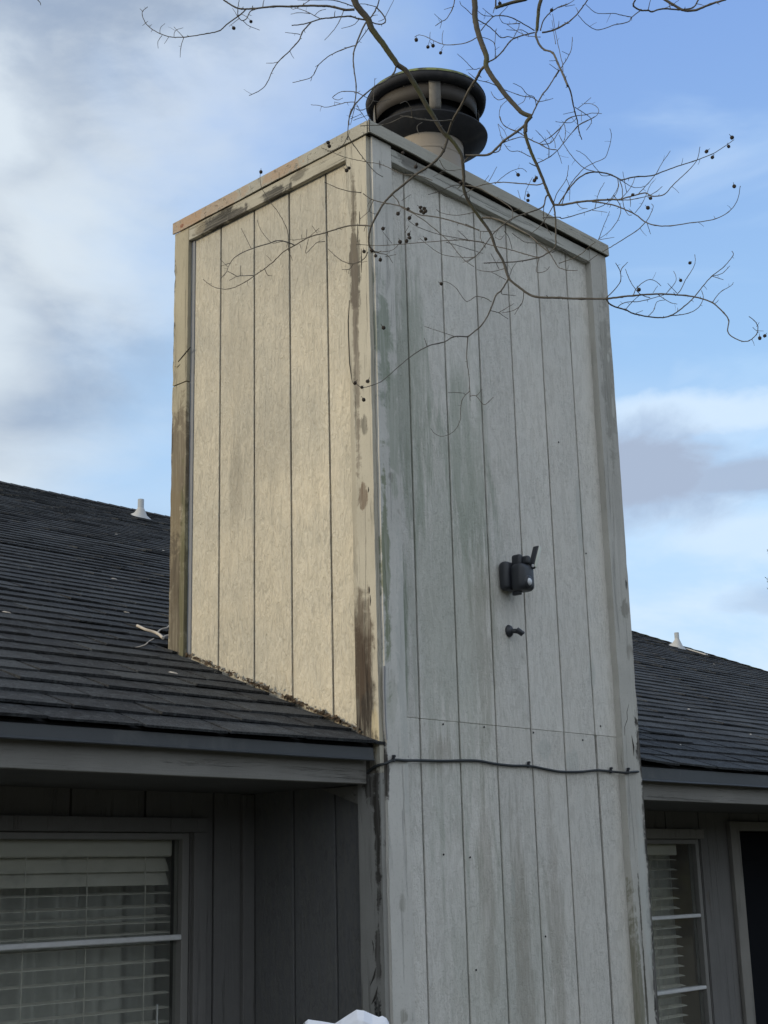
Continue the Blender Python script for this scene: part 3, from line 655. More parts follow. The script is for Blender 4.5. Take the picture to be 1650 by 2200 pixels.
se.v = [(.704+x, z, 2.643+y*1.15) for x, y, z in se.v]; o = se.build('sensor_lens', M_lens, None); rel(o, lamp); o.parent = lamp
MB_ = MB().lathe([(.0135, -.110), (.021, -.108), (.024, -.100)], (0, 0, 0), 24); MB_.v = [(.704+x, z, 2.643+y*1.15) for x, y, z in MB_.v]; o = MB_.build('sensor_ring', M_blk, None); rel(o, lamp); o.parent = lamp
rbox(.686, .712, -.082, -.040, 2.700, 2.752, 'swivel_arm', M_blk, lamp, .010)
rbox(.704, .728, -.105, -.050, 2.712, 2.745, 'swivel_arm', M_blk, lamp, .009)
hd = rbox(.747, .762, -.112, -.084, 2.693, 2.792, 'lamp_head', M_blk, lamp, .005, Matrix.Rotation(rad(24), 4, 'Y'))
rbox(.748, .7615, -.1165, -.1122, 2.697, 2.788, 'lamp_diffuser', M_cov, lamp, .002, Matrix.Translation((.0, 0, 0)) @ Matrix.Rotation(rad(24), 4, 'Y'))
rbox(.690, .708, -.070, -.035, 2.600, 2.616, 'cable_gland', M_blk, lamp, .004)
rbox(.7275, .7325, -.112, -.104, 2.7, 2.712, 'hinge_screw', M_lens, lamp, .002)

br = empty('camera_bracket', (.70, 0, 2.47), 'small black ball-joint bracket below the floodlight', 'bracket')
pb = on_plane(1092, 1356, 1, 0)
m_ = MB().lathe([(0, 0), (.019, 0), (.0205, .004), (.017, .012), (.010, .017), (0, .018)], (0, 0, 0), 24); m_.v = [(pb.x+x, -z, pb.z+y*1.15) for x, y, z in m_.v]
o = m_.build('base_disc', M_blk, None); rel(o, br); o.parent = br
o = MB().tube([(pb.x+.001, -.012, pb.z-.001), (pb.x+.006, -.030, pb.z-.003), (pb.x+.013, -.040, pb.z-.006)], [.008, .009, .009], 12).build('ball_neck', M_blk, None); rel(o, br); o.parent = br
o = MB().tube([(pb.x+.007, -.034, pb.z+.002), (pb.x+.020, -.052, pb.z-.016), (pb.x+.0205, -.0525, pb.z-.017)], [.0105, .0105, .008], 14).build('clamp_tube', M_blk, None); rel(o, br); o.parent = br

# the black cable and its clips
cable_px = [(846, 1633), (870, 1634), (905, 1634), (950, 1635), (1000, 1634), (1030, 1635), (1062, 1641), (1100, 1645), (1138, 1646), (1170, 1652), (1205, 1658), (1250, 1658), (1283, 1655), (1318, 1658), (1345, 1660), (1366, 1658)]
pts = []
for px, py in cable_px:
    yv = -.036 if (px < 880 or px > 1325) else (-.014 if px in (905, 1283) else -.008)
    p = on_plane(px, py, 1, yv); pts.append(p)
left = [on_plane(752, 1684, 0, -.050), on_plane(770, 1672, 0, -.045), on_plane(790, 1658, 0, -.030), on_plane(808, 1646, 0, -.028)]
left.append(Vector((-.012, -.036, on_plane(824, 1640, 1, -.036).z)))
left = [Vector((-.16, .06, 1.915))]+left[0:]
pts = left+pts+[Vector((WF+.026, .02, pts[-1].z)), Vector((WF+.03, .25, pts[-1].z-.04))]
def smooth_path(P, n=6):
    Q = []
    for i in range(len(P)-1):
        a, b, c_, d = P[max(i-1, 0)], P[i], P[i+1], P[min(i+2, len(P)-1)]
        for k in range(n):
            u = k/n; Q.append(.5*((2*b)+(c_-a)*u+(2*a-5*b+4*c_-d)*u*u+(-a+3*b-3*c_+d)*u*u*u))
    Q.append(P[-1]); return Q
M_cable = plain_mat('black_cable_rubber', (.022, .026, .028), .55, .2, 30, .1)
cb = empty('cable', tuple(pts[8]), 'black cable stapled across the chimney front and sagging to the eaves', 'cable')
o = MB().tube(smooth_path(pts, 5), .0048, 8).build('cord', M_cable, None); rel(o, cb); o.parent = cb
for px, py in ((848, 1631), (875, 1632), (1138, 1644), (1315, 1656), (1352, 1657)):
    yv = -.0435 if (px < 866 or px > 1340) else -.0135
    p = on_plane(px, py, 1, yv)
    o = MB().box(p.x-.0035, p.x+.0035, yv, yv+.012, p.z-.009, p.z+.006).box(p.x-.004, p.x+.004, yv-.003, yv+.010, p.z+.006, p.z+.014).build('cable_clip', M_blk, None, .0015); rel(o, cb); o.parent = cb

# ================================================================== LITTER
M_stick, t = material('bleached_stick'); finish(t, t.mix(t.noise(t.P, 60, 3), (.36, .32, .28), (.62, .57, .50)), .85)
def roof_pt(px, py, h=.012):
    d = ray(px, py); n = Vector((0, -SL, 1)); k = (ZS+h-CAM.dot(n))/d.dot(n); return CAM+d*k
st = empty('fallen_branch', tuple(roof_pt(345, 1362)), 'small bleached forked branch lying on the shingles against the chimney foot', 'branch')
def stick(px, rs, h=.02):
    P = [roof_pt(a, b, h) for a, b in px]; o = MB().tube(smooth_path(P, 4), [rs]*((len(P)-1)*4+1), 6).build('stem', M_stick, None); rel(o, st); o.parent = st
stick([(295, 1344), (312, 1352), (332, 1358), (343, 1364), (350, 1371)], .0062, .03)
stick([(350, 1371), (354, 1367), (366, 1364)], .004, .025)
stick([(338, 1359), (346, 1352), (358, 1349), (364, 1344)], .0035, .03)
stick([(330, 1372), (320, 1378), (310, 1386), (290, 1392)], .0025, .008)
M_leaf, t = material('dead_leaf_litter'); finish(t, t.mix(t.rnd, (.07, .05, .035), (.16, .10, .06)), .9)
M_leaf2, t = material('brown_litter'); finish(t, t.mix(t.noise(t.P, 60, 3, .6), (.035, .028, .02), (.17, .115, .07)), .9)
lt = MB()
for k in range(520):
    if random.random() < .45: y = random.choice([.20, .25, .42, .58]) + random.gauss(0, .028)
    else: y = random.uniform(.05, 1.0)
    x = -.004-abs(random.gauss(0, .014)); z = roofz(y)+.012+abs(random.gauss(0, .007)); r = random.uniform(.002, .0065)
    a = Vector((random.gauss(0, 1), random.gauss(0, 1), random.gauss(0, 1))).normalized(); b = a.orthogonal().normalized(); c_ = Vector((x, y, z))
    lt.add([c_-a*r*1.8, c_+b*r, c_+a*r*1.8, c_-b*r], [(0, 1, 2, 3)])
tag(lt.build('leaf_litter', M_leaf2), 'brown leaf crumbs caught along the foot of the sunlit chimney side', 'leaf litter', kind='stuff')
dbs = [(470, 1236), (495, 1246), (351, 1166), (351, 1200), (246, 1143), (250, 1153), (12, 1316), (360, 1442), (388, 1450), (300, 1500), (258, 1325), (100, 1216), (275, 1252)]
CH = [((1480, 1524), 'long pale chip on the right roof slope beside the chimney post'), ((1613, 1578), 'pale chip on the right roof slope near the picture edge'), ((1462, 1600), 'small chip low on the right roof slope above the eave'),
      ((1534, 1427), 'tiny chip high on the right roof slope below the rake'), ((250, 1148), 'pair of pale flecks below the left plumbing vent'), ((351, 1183), 'tiny pale fleck beside the rear batten of the chimney'),
      ((245, 1244), 'long pale sliver midway up the left roof slope'), ((272, 1316), 'pale chip just above the fallen forked branch'), ((14, 1316), 'pale chip at the left picture edge of the roof'),
      ((372, 1446), 'curled pale chip on the shingles at the chimney foot')]
for (px, py), lab in CH:
    p = roof_pt(px, py, .014); s_ = random.uniform(.004, .008); a = random.uniform(-.6, .6)
    dx, dy = Vector((math.cos(a)*s_*2.8, math.sin(a)*s_*2.4*math.cos(A), math.sin(a)*s_*2.4*math.sin(A))), Vector((-math.sin(a)*s_, math.cos(a)*s_, .2*s_))
    up_ = Vector((0, 0, s_*.6))
    m_ = MB().add([p-dx, p-dy, p+dx, p+dy, p-dx*.5+up_, p-dy*.6+up_, p+dx*.6+up_, p+dy*.5+up_], [(0, 3, 2, 1), (4, 5, 6, 7), (0, 1, 5, 4), (1, 2, 6, 5), (2, 3, 7, 6), (3, 0, 4, 7)])
    o = m_.build('bark_chip', M_stick)
    o.data.transform(Matrix.Translation(-p)); o.location = p
    tag(o, lab, 'bark chip', 'bark chips on the roof')

# white cover draped over a post in front of the chimney foot
M_cloth, t = material('white_cover_cloth'); nz = t.noise(t.P, 30, 3); finish(t, t.mix(nz, (.66, .68, .74), (.80, .81, .84)), .7, nz, .2, .002)
p0 = at_depth(762, 2185, 3.35); base = Vector((p0.x, p0.y, ZG))
cv = MB(); nn = 48; rows = []
topz = at_depth(772, 2240, 3.35).z
rr = RT.copy(); rr.z = 0; rr.normalize(); ff = FW.copy(); ff.z = 0; ff.normalize()
for i_ in range(15):
    u = i_/14
    for q in range(nn):
        a = 2*math.pi*q/nn; fold = .10*math.sin(5*a+1.3)+.05*math.sin(9*a)
        if u < .35: w_ = u/.35; r = .092*w_**.72*(1+.10*math.sin(2*a+.6)*w_); z = topz-.050*w_**1.35-.012*w_*math.cos(a-.4)
        else: w_ = (u-.35)/.65; r = .092*(1+fold*w_*1.5)+.05*w_; z = topz-.055-(topz-ZG-.10)*w_
        cv.v.append((base.x+rr.x*r*math.cos(a)+ff.x*r*math.sin(a), base.y+rr.y*r*math.cos(a)+ff.y*r*math.sin(a), z))
for i_ in range(14):
    for q in range(nn): cv.f.append((i_*nn+q, i_*nn+(q+1) % nn, (i_+1)*nn+(q+1) % nn, (i_+1)*nn+q)); cv.sm.append(True)
wc = empty('covered_post', tuple(base), 'crumpled white cloth cover over a post at the bottom edge in front of the chimney', 'cover')
o = cv.build('cover', M_cloth, None); rel(o, wc); o.parent = wc
top_ = [(655, 2196), (662, 2190), (690, 2194), (719, 2199), (733, 2190), (750, 2179), (766, 2169), (782, 2171), (800, 2179), (814, 2185), (821, 2182), (830, 2187), (836, 2197)]
tn = MB(); k_ = len(top_)
for j_, (dd_, dy_) in enumerate(((3.22, 75), (3.255, 22), (3.29, 0), (3.36, 6), (3.44, 60))):
    for i_, (x_, y_) in enumerate(top_):
        wv_ = (2.5*math.sin(i_*2.1+j_*1.7)) if j_ in (1, 3) else 0
        tn.v.append(tuple(at_depth(745+(x_-745)*(1+.02*abs(j_-2))+wv_, y_+dy_*(1+.15*math.sin(i_*1.9))+wv_, dd_+.004*math.sin(i_*2.6))))
for j_ in range(4):
    for i_ in range(k_-1): tn.f.append((j_*k_+i_, j_*k_+i_+1, (j_+1)*k_+i_+1, (j_+1)*k_+i_)); tn.sm.append(False)
o = tn.build('cover_fold', M_cloth, None); rel(o, wc); o.parent = wc
sd = o.modifiers.new('solid', 'SOLIDIFY'); sd.thickness = .004; sb_ = o.modifiers.new('bevel', 'BEVEL'); sb_.width = .004; sb_.segments = 2
o = MB().box(-.03, .03, -.03, .03, 0, 1.6).build('post', M_stick, wc)

# ================================================================== GROUND
M_grass, t = material('winter_lawn'); g = t.noise(t.P, 1.5, 6, .7); g2_ = t.noise(t.P, 60, 3, .7)
finish(t, t.mix(g2_, t.mix(g, (.075, .072, .045), (.13, .115, .08)), (.085, .082, .055)), .95, g2_, .8, .03)
M_tl, t = material('far_evergreen_foliage'); finish(t, t.mix(t.noise(t.P, 1.4, 4, .7), (.03, .04, .02), (.075, .08, .045)), .95)
tl = MB(); rl2 = random.Random(21)
for k_ in range(2600):
    a_ = rad(rl2.uniform(-165, 5)); r_ = rl2.uniform(36, 44); hh = 6.2+1.8*mnoise.noise(Vector((a_*6, 0, 0)))+1.2*mnoise.noise(Vector((a_*23, 4, 0)))
    c_ = Vector((CAM.x+r_*math.cos(a_), CAM.y+r_*math.sin(a_), ZG+hh*rl2.random()**.8)); s_ = rl2.uniform(.5, 1.1)
    u_ = Vector((rl2.gauss(0, 1), rl2.gauss(0, 1), rl2.gauss(0, 1))).normalized(); v_ = u_.orthogonal().normalized(); w3 = u_.cross(v_)
    tl.add([c_-u_*s_, c_+v_*s_, c_+u_*s_, c_-v_*s_, c_-w3*s_, c_+w3*s_], [(0, 1, 2, 3), (0, 4, 2, 5), (1, 4, 3, 5)])
tag(tl.build('tree_line', M_tl), 'dark evergreen tree line across the street behind the camera', 'tree line', kind='stuff')
gm = MB(); N_ = 24; E_ = 900
for i_ in range(N_+1):
    for j_ in range(N_+1):
        u, v_ = (i_/N_*2-1), (j_/N_*2-1); x = E_*u*abs(u); y = E_*v_*abs(v_)
        gm.v.append((x, y, ZG-.02+(0 if max(abs(x), abs(y)) < 25 else 1.2*mnoise.noise(Vector((x*.01, y*.01, 0))))))
for i_ in range(N_):
    for j_ in range(N_): gm.f.append((i_*(N_+1)+j_, (i_+1)*(N_+1)+j_, (i_+1)*(N_+1)+j_+1, i_*(N_+1)+j_+1)); gm.sm.append(True)
gm.build('ground', M_grass, kind='structure')
TRACES = """
1 14 11:1190,-20 1230,70 1330,190 1370,290 1470,420 1560,550 1625,645
2 10.5 8:-28,640 20,668 60,702 130,810 200,930 260,1040 330,1150 400,1270 470,1360
4 8 7:1250,160 1290,190 1360,270 1430,380
4 7 6:1430,380 1440,460 1450,600 1450,700 1480,800 1560,930 1645,1050
5 6 5:179,1048 250,1155 300,1300 370,1420 410,1540 430,1600
7 5 4.5:1210,20 1250,140 1340,220 1460,290 1650,298
8 4.5 4:0,512 180,520 375,520
8 4 1.6:375,520 500,505 590,495 720,485 820,482 1000,495 1100,512 1210,550 1300,630 1340,690 1332,775 1370,820 1440,853 1500,850 1560,800 1570,740 1540,690 1500,660
8 3.5 1.4:375,520 415,570 530,608 600,640 760,668 880,655 990,580 1070,505 1130,430 1205,345 1300,270 1375,180 1365,145
8 2 1.2:880,655 1000,640 1090,600 1140,520 1125,455
8 1.6 1.2:1205,342 1290,320 1350,260
8 1.6 1.2:1205,340 1300,370
8 2.2 1.4:375,515 480,400 487,310 450,237
8 1.8 1.2:487,320 500,280 545,232
8 1.8 1.2:590,490 620,430 700,372 760,380 808,420
8 1.8 1.1:720,512 640,480 570,390 525,285
8 1.8 1.1:465,588 520,550 640,540 780,505 850,475 920,390 925,340 905,302
8 1.6 1.1:530,605 570,555 640,490
8 1.6 1.1:710,655 750,610 775,545 840,530
8 1.6 1.1:785,488 870,545 935,563
8 1.8 1.1:920,495 960,455 1000,375 1060,280 1078,220 1072,172
8 1.4 1:930,475 860,398
8 1.2 1:745,472 780,418
8 1.2 1:610,635 665,612
8 1.8 1.1:1215,545 1275,468 1355,420 1378,392
8 1.2 .9:1530,745 1560,770 1615,775
8 1.2 .9:1560,740 1582,705
2 12 9:728,-20 735,70 735,170 755,280 790,400 830,500 850,570 845,650 900,750 960,830 1040,940 1150,1060 1200,1110 1290,1145
2 8 7:1290,1145 1240,1210 1235,1300
5 7 5.5:590,90 590,180 640,340 700,470 770,640 820,770 870,870
5 3.5 2:870,870 885,1000 890,1180 880,1290 800,1350 720,1390 500,1430 300,1440 180,1445
5 4.5 3.5:870,870 960,870 1100,845 1250,830 1420,820 1517,820
6 3 1.2:190,820 290,790 380,765 450,755 510,785 625,770 720,670 850,550 950,430 980,300
6 2 1.2:200,825 330,815 500,770 610,690
5 3.2 2.8:1250,838 1329,850
6 2.8 1.3:0,850 130,875 250,920 350,970 450,1045 560,1075 690,1078 880,1050 1070,1025 1200,980 1290,915 1350,820 1378,685
5 3.2 2.8:920,860 1000,740 1100,620 1200,560 1310,548 1430,575 1534,628
6 2.8 1.3:205,628 340,595 500,585 640,535 760,490 950,430 1090,375 1200,310 1315,230
6 1.6 1.1:205,628 300,690 380,702 440,685
6 2 1.2:190,628 215,720 225,870 270,965 310,970
6 1.6 1.1:190,820 260,750 310,680 340,600
6 1.7 1.1:380,755 450,680 540,575 600,470 688,340
6 1.4 1:258,745 240,650 220,545
6 1.5 1:100,830 160,750 180,670 165,610
6 1.4 .9:340,950 410,860 450,770 490,680 530,630
6 1.7 1.1:450,1040 500,950 520,890 503,860
6 2 1.8:440,1045 370,1115 250,1195 130,1270 20,1332
6 1.4 1:460,1055 495,1160
5 1.8 1.1:1460,780 1510,850 1530,920 1500,1020 1420,1130 1310,1210
5 1.6 1:1310,1215 1360,1080 1420,935
5 1.4 1:1320,1215 1465,1190
5 2.2 1.2:760,1000 920,992 960,1005 1140,955 1270,910 1370,870 1440,800 1500,700 1500,620
5 1.5 1:1275,905 1310,760 1370,650
5 1.3 1:1250,925 1395,945
5 1.6 1.1:1100,860 1140,900 1200,908
5 1.8 1.1:870,850 900,760 990,625 1010,530 1015,480
5 1.4 1:995,620 1025,700 1025,830
5 1.9 1.1:950,860 1000,730 1070,620 1170,510 1280,450 1375,405 1420,290 1437,190 1422,120
5 1.5 1:1450,575 1350,585 1300,530 1230,440 1160,370 1090,335
5 1.8 1.1:1280,545 1180,515 1080,430 990,310 920,180
5 2 1.2:700,465 820,405 900,340 960,270 1040,170 1120,80 1200,40 1280,0
5 2.4 1.8:580,200 660,240 740,275 820,320 900,330
5 1.8 1.1:820,405 820,300 760,210 690,135
5 2 1.2:740,275 830,265 890,200 960,80 1010,30 1070,0
5 1.6 1.1:720,270 850,190 980,60
5 2 1.5:600,210 510,150 430,120 370,80 340,0
5 5 4.5:590,80 500,155 380,240 300,320 230,375 100,385 0,385
5 2.4 1.8:240,360 325,345 350,290 370,260 530,205 590,215
5 1.7 1.2:645,400 530,345 440,340 380,270
5 1.4 1:370,250 345,170 320,75
5 1.2 .9:320,75 380,140 410,210
5 1.4 1:905,335 950,465
5 1.4 1:960,270 985,180 980,90
5 1.3 1:885,310 870,230 800,135
5 2.4 1.6:770,655 700,675 560,662 400,650 280,655 120,690 10,750
5 1.4 1:290,665 400,570 500,520 560,515 605,548
5 1.3 1:230,640 310,495
5 1.2 1:190,640 230,580
5 1.3 1:580,820 600,720 660,600
5 1.2 1:540,810 515,725
5 3.2 1.6:815,765 790,800 770,880 700,920 580,960 480,995 380,1060 270,1160 190,1270 110,1370 20,1430
5 2 1.3:865,880 820,960 760,1050 690,1120 640,1160
5 1.7 1.2:770,880 770,1000 800,1090 850,1170
5 4.5 3:170,1000 260,1000 380,1040 500,1100 640,1180 740,1270 830,1345
5 2.2 1.5:0,680 120,700 250,770 380,850 460,920 460,1010 430,1040
5 2.2 1.3:830,1345 880,1430 920,1485 1000,1515 1105,1515
5 2 1.3:850,1340 950,1310 1040,1380 1140,1420 1200,1430 1310,1355
5 1.8 1.2:920,1445 1030,1410 1130,1360 1200,1300 1280,1235
5 2 1.2:830,1345 760,1260 600,1240 540,1210 460,1150
5 2.2 1.5:720,1390 600,1360 450,1315 300,1280 150,1240 0,1220
5 1.7 1.2:0,1060 80,1095 150,1130 290,1130
5 1.5 1:385,1130 430,1200 460,1310
5 1.3 1:290,1185 340,1215 385,1165
5 1.6 1.1:150,1130 150,1200 190,1290
5 1.7 1.1:725,1395 700,1530 780,1525 830,1480
5 1.5 1:430,1580 460,1500 500,1440
5 1.6 1.1:380,1500 250,1530 110,1510
5 1.3 1:330,1500 250,1350
5 1.5 1:400,1610 250,1530
7 3.5 2.8:1245,150 1190,240 1145,280 1100,400 1030,520 920,612
7 2.6 1.3:920,612 810,612 730,655 600,688 450,780 310,900 220,975 130,1010 65,1020 10,985
7 2.2 1.2:918,615 910,780 930,950 938,1130
7 1.5 .9:935,1050 880,1110 860,1200 860,1280 820,1360 760,1405 700,1415 650,1390 620,1350
7 1.2 1:900,1080 870,1065 760,1062
7 1.7 1.1:938,1090 990,1092 1050,1160 1125,1100
7 1.3 1:990,1090 1035,1035
7 1.7 1.2:1100,402 1165,420 1245,470
7 1.4 1:1165,420 1290,345
7 1.4 1:1190,245 1200,270 1305,282
7 1.7 1.1:1370,255 1355,345 1290,400 1190,422
7 1.3 1:1350,345 1295,435
7 1.6 1:1110,330 1040,295 980,290 935,320 895,320 820,215 740,170 705,180
7 1.3 1:590,688 568,622
7 1.2 .9:810,610 625,548 570,530
2 6 5:845,650 800,680 740,790 680,880 600,1040 520,1180 470,1320
4 5.5 3.5:1300,180 1280,250 1250,340 1180,430 1080,510 980,570 860,670 740,770 660,860 600,960 540,1080 515,1190 520,1270 560,1325 610,1340
0 3 1.3:1485,572 1380,565 1260,578 1090,630 960,665 840,735 750,785 660,870 580,935 520,975 420,1045 290,1102 180,1095 110,1060 65,1020
0 2.4 1.3:840,735 780,710 700,695 600,725 480,762 350,822 290,890 260,960 215,1015
0 1.6 1:785,780 775,610 700,460 630,370 560,250 545,170 552,115
0 1.3 1:785,780 820,865
0 1.5 1:470,760 385,590
0 1.3 .9:635,710 560,620 520,520
0 1.5 1:740,700 650,720
0 1.8 1.1:485,990 380,992 350,995 265,950
0 1.3 1:350,995 285,1032
0 1.2 1:380,990 382,905
0 1.3 1:270,915 220,865
0 1.3 1:290,885 210,912
0 1.6 1.1:585,935 610,985 648,993
0 1.1 .9:640,865 600,820
0 1.6 1.1:1090,702 1030,710 990,745 930,800 955,680
0 1.3 1:935,665 940,600
0 1.2 1:900,690 893,645
0 1.2 1:1030,632 985,570
0 1.3 1:820,692 950,665 1045,590
0 1.2 1:880,725 892,762
0 1.3 1:1205,590 1235,602
0 2 1.3:1455,790 1420,850 1330,890 1260,875 1200,840 1120,765
0 1.7 1.2:1330,890 1300,935 1235,940
0 1.2 1:1300,935 1290,975
0 1.3 1:1330,890 1450,870
4 2.6 2:1600,1120 1400,1050 1200,995 1000,965 830,885 660,850 540,815 460,760
0 2 1.2:1400,290 1250,268 1085,200
4 2.2 1.4:740,765 800,830 830,890 960,960 1080,1040 1200,1140 1300,1230 1440,1400 1550,1480
4 1.6 1.1:1480,1215 1200,1160 1000,1090 900,1020
4 2 1.3:1650,1240 1480,1218 1300,1222 1000,1245 640,1272 390,1260
4 1.6 1:1640,1300 1550,1385 1400,1385 1240,1360 1100,1270 1020,1200
4 1.5 1:530,1345 640,1335 760,1310 820,1235
4 1.1 .9:740,1250 650,1130
4 1.2 .9:870,1150 910,1080
4 1.6 1:560,830 520,930 600,965
4 1.3 1:520,930 420,1020
4 1.8 1.1:610,1345 700,1370 750,1445
4 1.3 1:680,1380 785,1360
4 1.3 1:840,830 930,770
4 2 1.3:1430,680 1350,680 1230,730 1100,770
4 1.8 1.2:1460,760 1380,810 1280,790 1200,740 1140,680 1050,640 1010,640
4 1.6 1.1:1550,945 1380,975 1230,950 1180,915
4 1.5 1:1210,430 1280,530 1430,520
4 1.2 1:1280,525 1150,590
4 1.8 1.2:1140,630 1000,580 850,570 700,500 600,465 500,450 400,430 270,400 150,350 50,310
4 2 1.3:310,190 350,260 430,370 500,460 580,550 655,598
4 1.8 1.2:310,190 260,280 180,325 100,350
1 3.5 2:1320,210 1270,300 1215,440 1190,530 1190,650 1215,850 1200,1020 1160,1100 1140,1200 1130,1375
4 1.5 1:1490,1215 1390,1120
4 1.5 1.1:1280,1240 1450,1290 1640,1350
4 1.3 1:1560,1385 1440,1440
4 1.3 1:1040,60 990,100 1010,180
4 2.6 1.6:1340,40 1180,45 960,15 870,0 690,75 490,90 430,95
1 5 3:1200,95 1100,95 1000,70 900,58 700,58 580,63 400,65 200,85 90,88 20,70 -60,20 -90,0
9 3 1.3:1210,95 1130,165 1000,260 930,320 800,350 580,385 420,385 310,350 220,300 160,240 125,160 130,115 180,70
9 1.2 .9:130,120 100,90
9 1.5 1:560,385 530,480 520,598
9 1.5 1:550,383 455,280
9 1.3 .9:455,380 470,320 550,290
9 1.3 .9:310,350 315,290 360,245
9 1.3 .9:330,370 290,430 290,505
9 1.2 .9:400,385 355,455
9 1.1 .8:160,240 185,218
9 1.1 .8:155,245 125,268
9 1.1 .8:200,280 225,255
9 1.1 .8:230,310 215,335
9 2.4 1.3:1320,90 1250,120 1215,190 1170,215 1130,180 1120,100 1135,0
9 1.5 1:1175,215 1230,265 1350,315
9 1.3 .9:1130,195 1030,275
9 1.2 .9:1110,155 1065,85
9 1.3 .9:1150,145 1210,175 1250,215
1 4 2.2:1330,200 1240,185 1160,160 1070,165 970,175 870,185 780,215 680,240 580,250
1 2.8 1.3:770,220 690,310 650,400 560,500 450,605 390,700 330,830 250,900 160,940
1 1.6 1:665,340 600,328 515,320
1 1.5 1:450,608 390,622 330,622
1 1.8 1.1:860,185 760,130 690,100 610,75
1 1.5 1:760,135 650,125 570,140
1 1.4 1:805,155 850,110 918,90
1 1.8 1.1:1090,105 1060,190 1000,290 905,395
1 1.6 1:1245,190 1190,245 1070,280
1 2.4 1.3:1215,445 1100,480 960,545 850,635 780,755 670,795 590,812
1 1.2 1:780,755 768,800
1 1.2 1:850,635 812,658
1 2 1.5:1340,270 1300,330 1215,445
1 3 2.4:1345,195 1400,110 1420,80 1490,160 1500,220 1440,240 1350,210
1 3 2.4:1420,80 1445,-10
1 1.3 1:1500,170 1585,0
1 1.8 1.2:1420,70 1300,40 1240,40
1 3.5 2.2:1610,650 1580,730 1500,800 1400,850 1300,930 1220,1010 1195,1050 1150,1150 1145,1230
1 2 1.4:1290,945 1220,910 1140,898 1050,910 980,960
1 1.4 1:985,965 1030,985 1085,965
1 1.7 1.1:1205,1005 1110,1010 1060,1025 920,1055 850,1040 770,1032
1 1.3 1:1060,1022 1005,1003
1 1.7 1.1:1210,1070 1260,1085 1330,1060 1380,990 1390,900 1400,770
1 1.5 1:1220,1030 1260,1100 1330,1195
1 1.6 1.1:1200,1060 1180,1150 1160,1230
1 1.3 1:1190,1185 1350,1125
1 1.3 1:1160,1170 1270,1120
1 1.4 1:1290,945 1380,990 1450,1000 1560,970
1 2.2 1.4:1180,60 1050,15 960,0 800,-2 640,0
1 1.6 1:760,0 680,55 600,90 565,70
2 2.2 1.1:760,365 680,410 580,435 440,440 350,410 250,360 180,345 140,365
2 1.3 .9:415,435 412,360 425,300
2 1.2 .9:290,375 295,315
2 1.1 .9:435,440 400,490
2 1.1 .9:295,385 272,450
2 1.1 .9:330,400 322,440
2 3.2 2.6:870,610 940,570 1010,500 1080,410 1130,375 1220,345 1320,320
2 1.8 1.3:935,570 930,440 880,390 800,365
2 1.4 1:930,440 940,290
2 2.4 1.8:760,195 850,245 920,300 990,370 1060,360 1130,380
2 2.2 2.2:795,300 850,230 915,165 960,155 1050,160 1150,200 1320,300
2 1.6 1.1:915,160 820,150 760,105
2 1.5 1:915,160 870,130 810,80
2 1.5 1:975,150 1060,60
2 1.6 1.1:1110,380 1170,240 1060,240
2 1.5 1:1180,230 1020,230 970,150
2 1.6 1:1270,340 1200,295 1130,300 1045,290
2 1.6 1.1:1380,365 1240,350 1120,290 1050,240
2 7.5 6.5:1390,-15 1365,70 1355,180 1345,300
2 4.5 3.6:1345,300 1335,350 1370,440 1420,490 1500,520 1550,620 1620,780 1645,845
3 3.5 1.8:130,690 200,860 220,960 240,1050 260,1120 280,1230 305,1303
2 2.8 1.8:1380,300 1410,200 1480,120 1560,70 1650,40
2 3.6 3.2:1400,320 1500,300 1600,250 1650,220
3 3.2 2.4:0,292 100,255 200,190 270,120 360,-5
3 1.8 1.1:90,70 160,45 235,0
3 1.3 1:150,60 240,45
3 3.4 3:805,-5 785,55 855,95 920,97 960,108 1060,82 1210,90 1340,70 1390,0
3 2.2 1.3:855,95 770,160 735,205 600,235 550,255 440,277 340,220 270,140
3 1.8 1.2:770,160 690,145 600,125 460,125 400,95 340,40
3 5.5 4:1070,-10 1150,40 1240,90 1300,100 1380,90 1500,40 1650,-5
3 1.8 1.3:920,97 945,0
3 1.5 1:1060,82 1130,55 1210,0
3 1.6 1:130,690 125,600 100,500 60,300 30,130
3 1.4 1:60,410 25,190
2 3.2 2.4:1290,1145 1350,1020 1400,930 1450,870 1520,760 1560,690
3 2.2 1.2:60,715 100,650 180,520 210,440 215,345
3 1.2 .9:185,508 118,478
3 1.5 1:90,660 0,597
3 1.3 1:60,565 0,568
2 2 1.3:1360,1005 1300,960 1200,945 1100,910 1020,880
2 1.8 1.1:1340,1050 1320,960 1250,930 1190,860 1110,820
2 1.6 1:1365,1003 1430,990 1505,968
2 1.8 1.1:940,840 860,810 760,785 670,715
2 1.6 1:785,670 720,680 640,600 560,530
2 1.2 .9:720,680 650,690
2 1.7 1.1:1030,965 970,985 920,950 893,900
2 1.4 1:1240,935 1215,1000 1160,1030
2 1.5 1.1:1200,1320 1100,1280 1020,1230 975,1150 990,1050 1050,990
2 2.2 1.4:535,-5 520,70 460,180 410,210 345,255
2 1.2 .9:410,205 390,280
2 1.2 .9:410,205 335,135
2 1.3 .9:530,65 430,95
2 1.6 1.1:715,155 650,90 600,50 585,10
2 7 6.5:1240,-8 1120,20 1020,50 935,78
2 4 3:940,75 940,-5
2 2 1.3:930,75 912,130
2 2.4 1.3:505,1180 400,1190 300,1190 130,1160 110,1080 60,1000 0,1020
2 1.5 1:130,1160 0,1140
3 1.8 1.2:240,1000 270,1020 380,1095 390,1150 345,1215
3 1.4 1:270,1010 390,910
3 1.6 1.1:280,1165 350,1130 440,1080 460,1020 400,970 330,968
3 1.5 1:280,1165 210,1240 160,1303
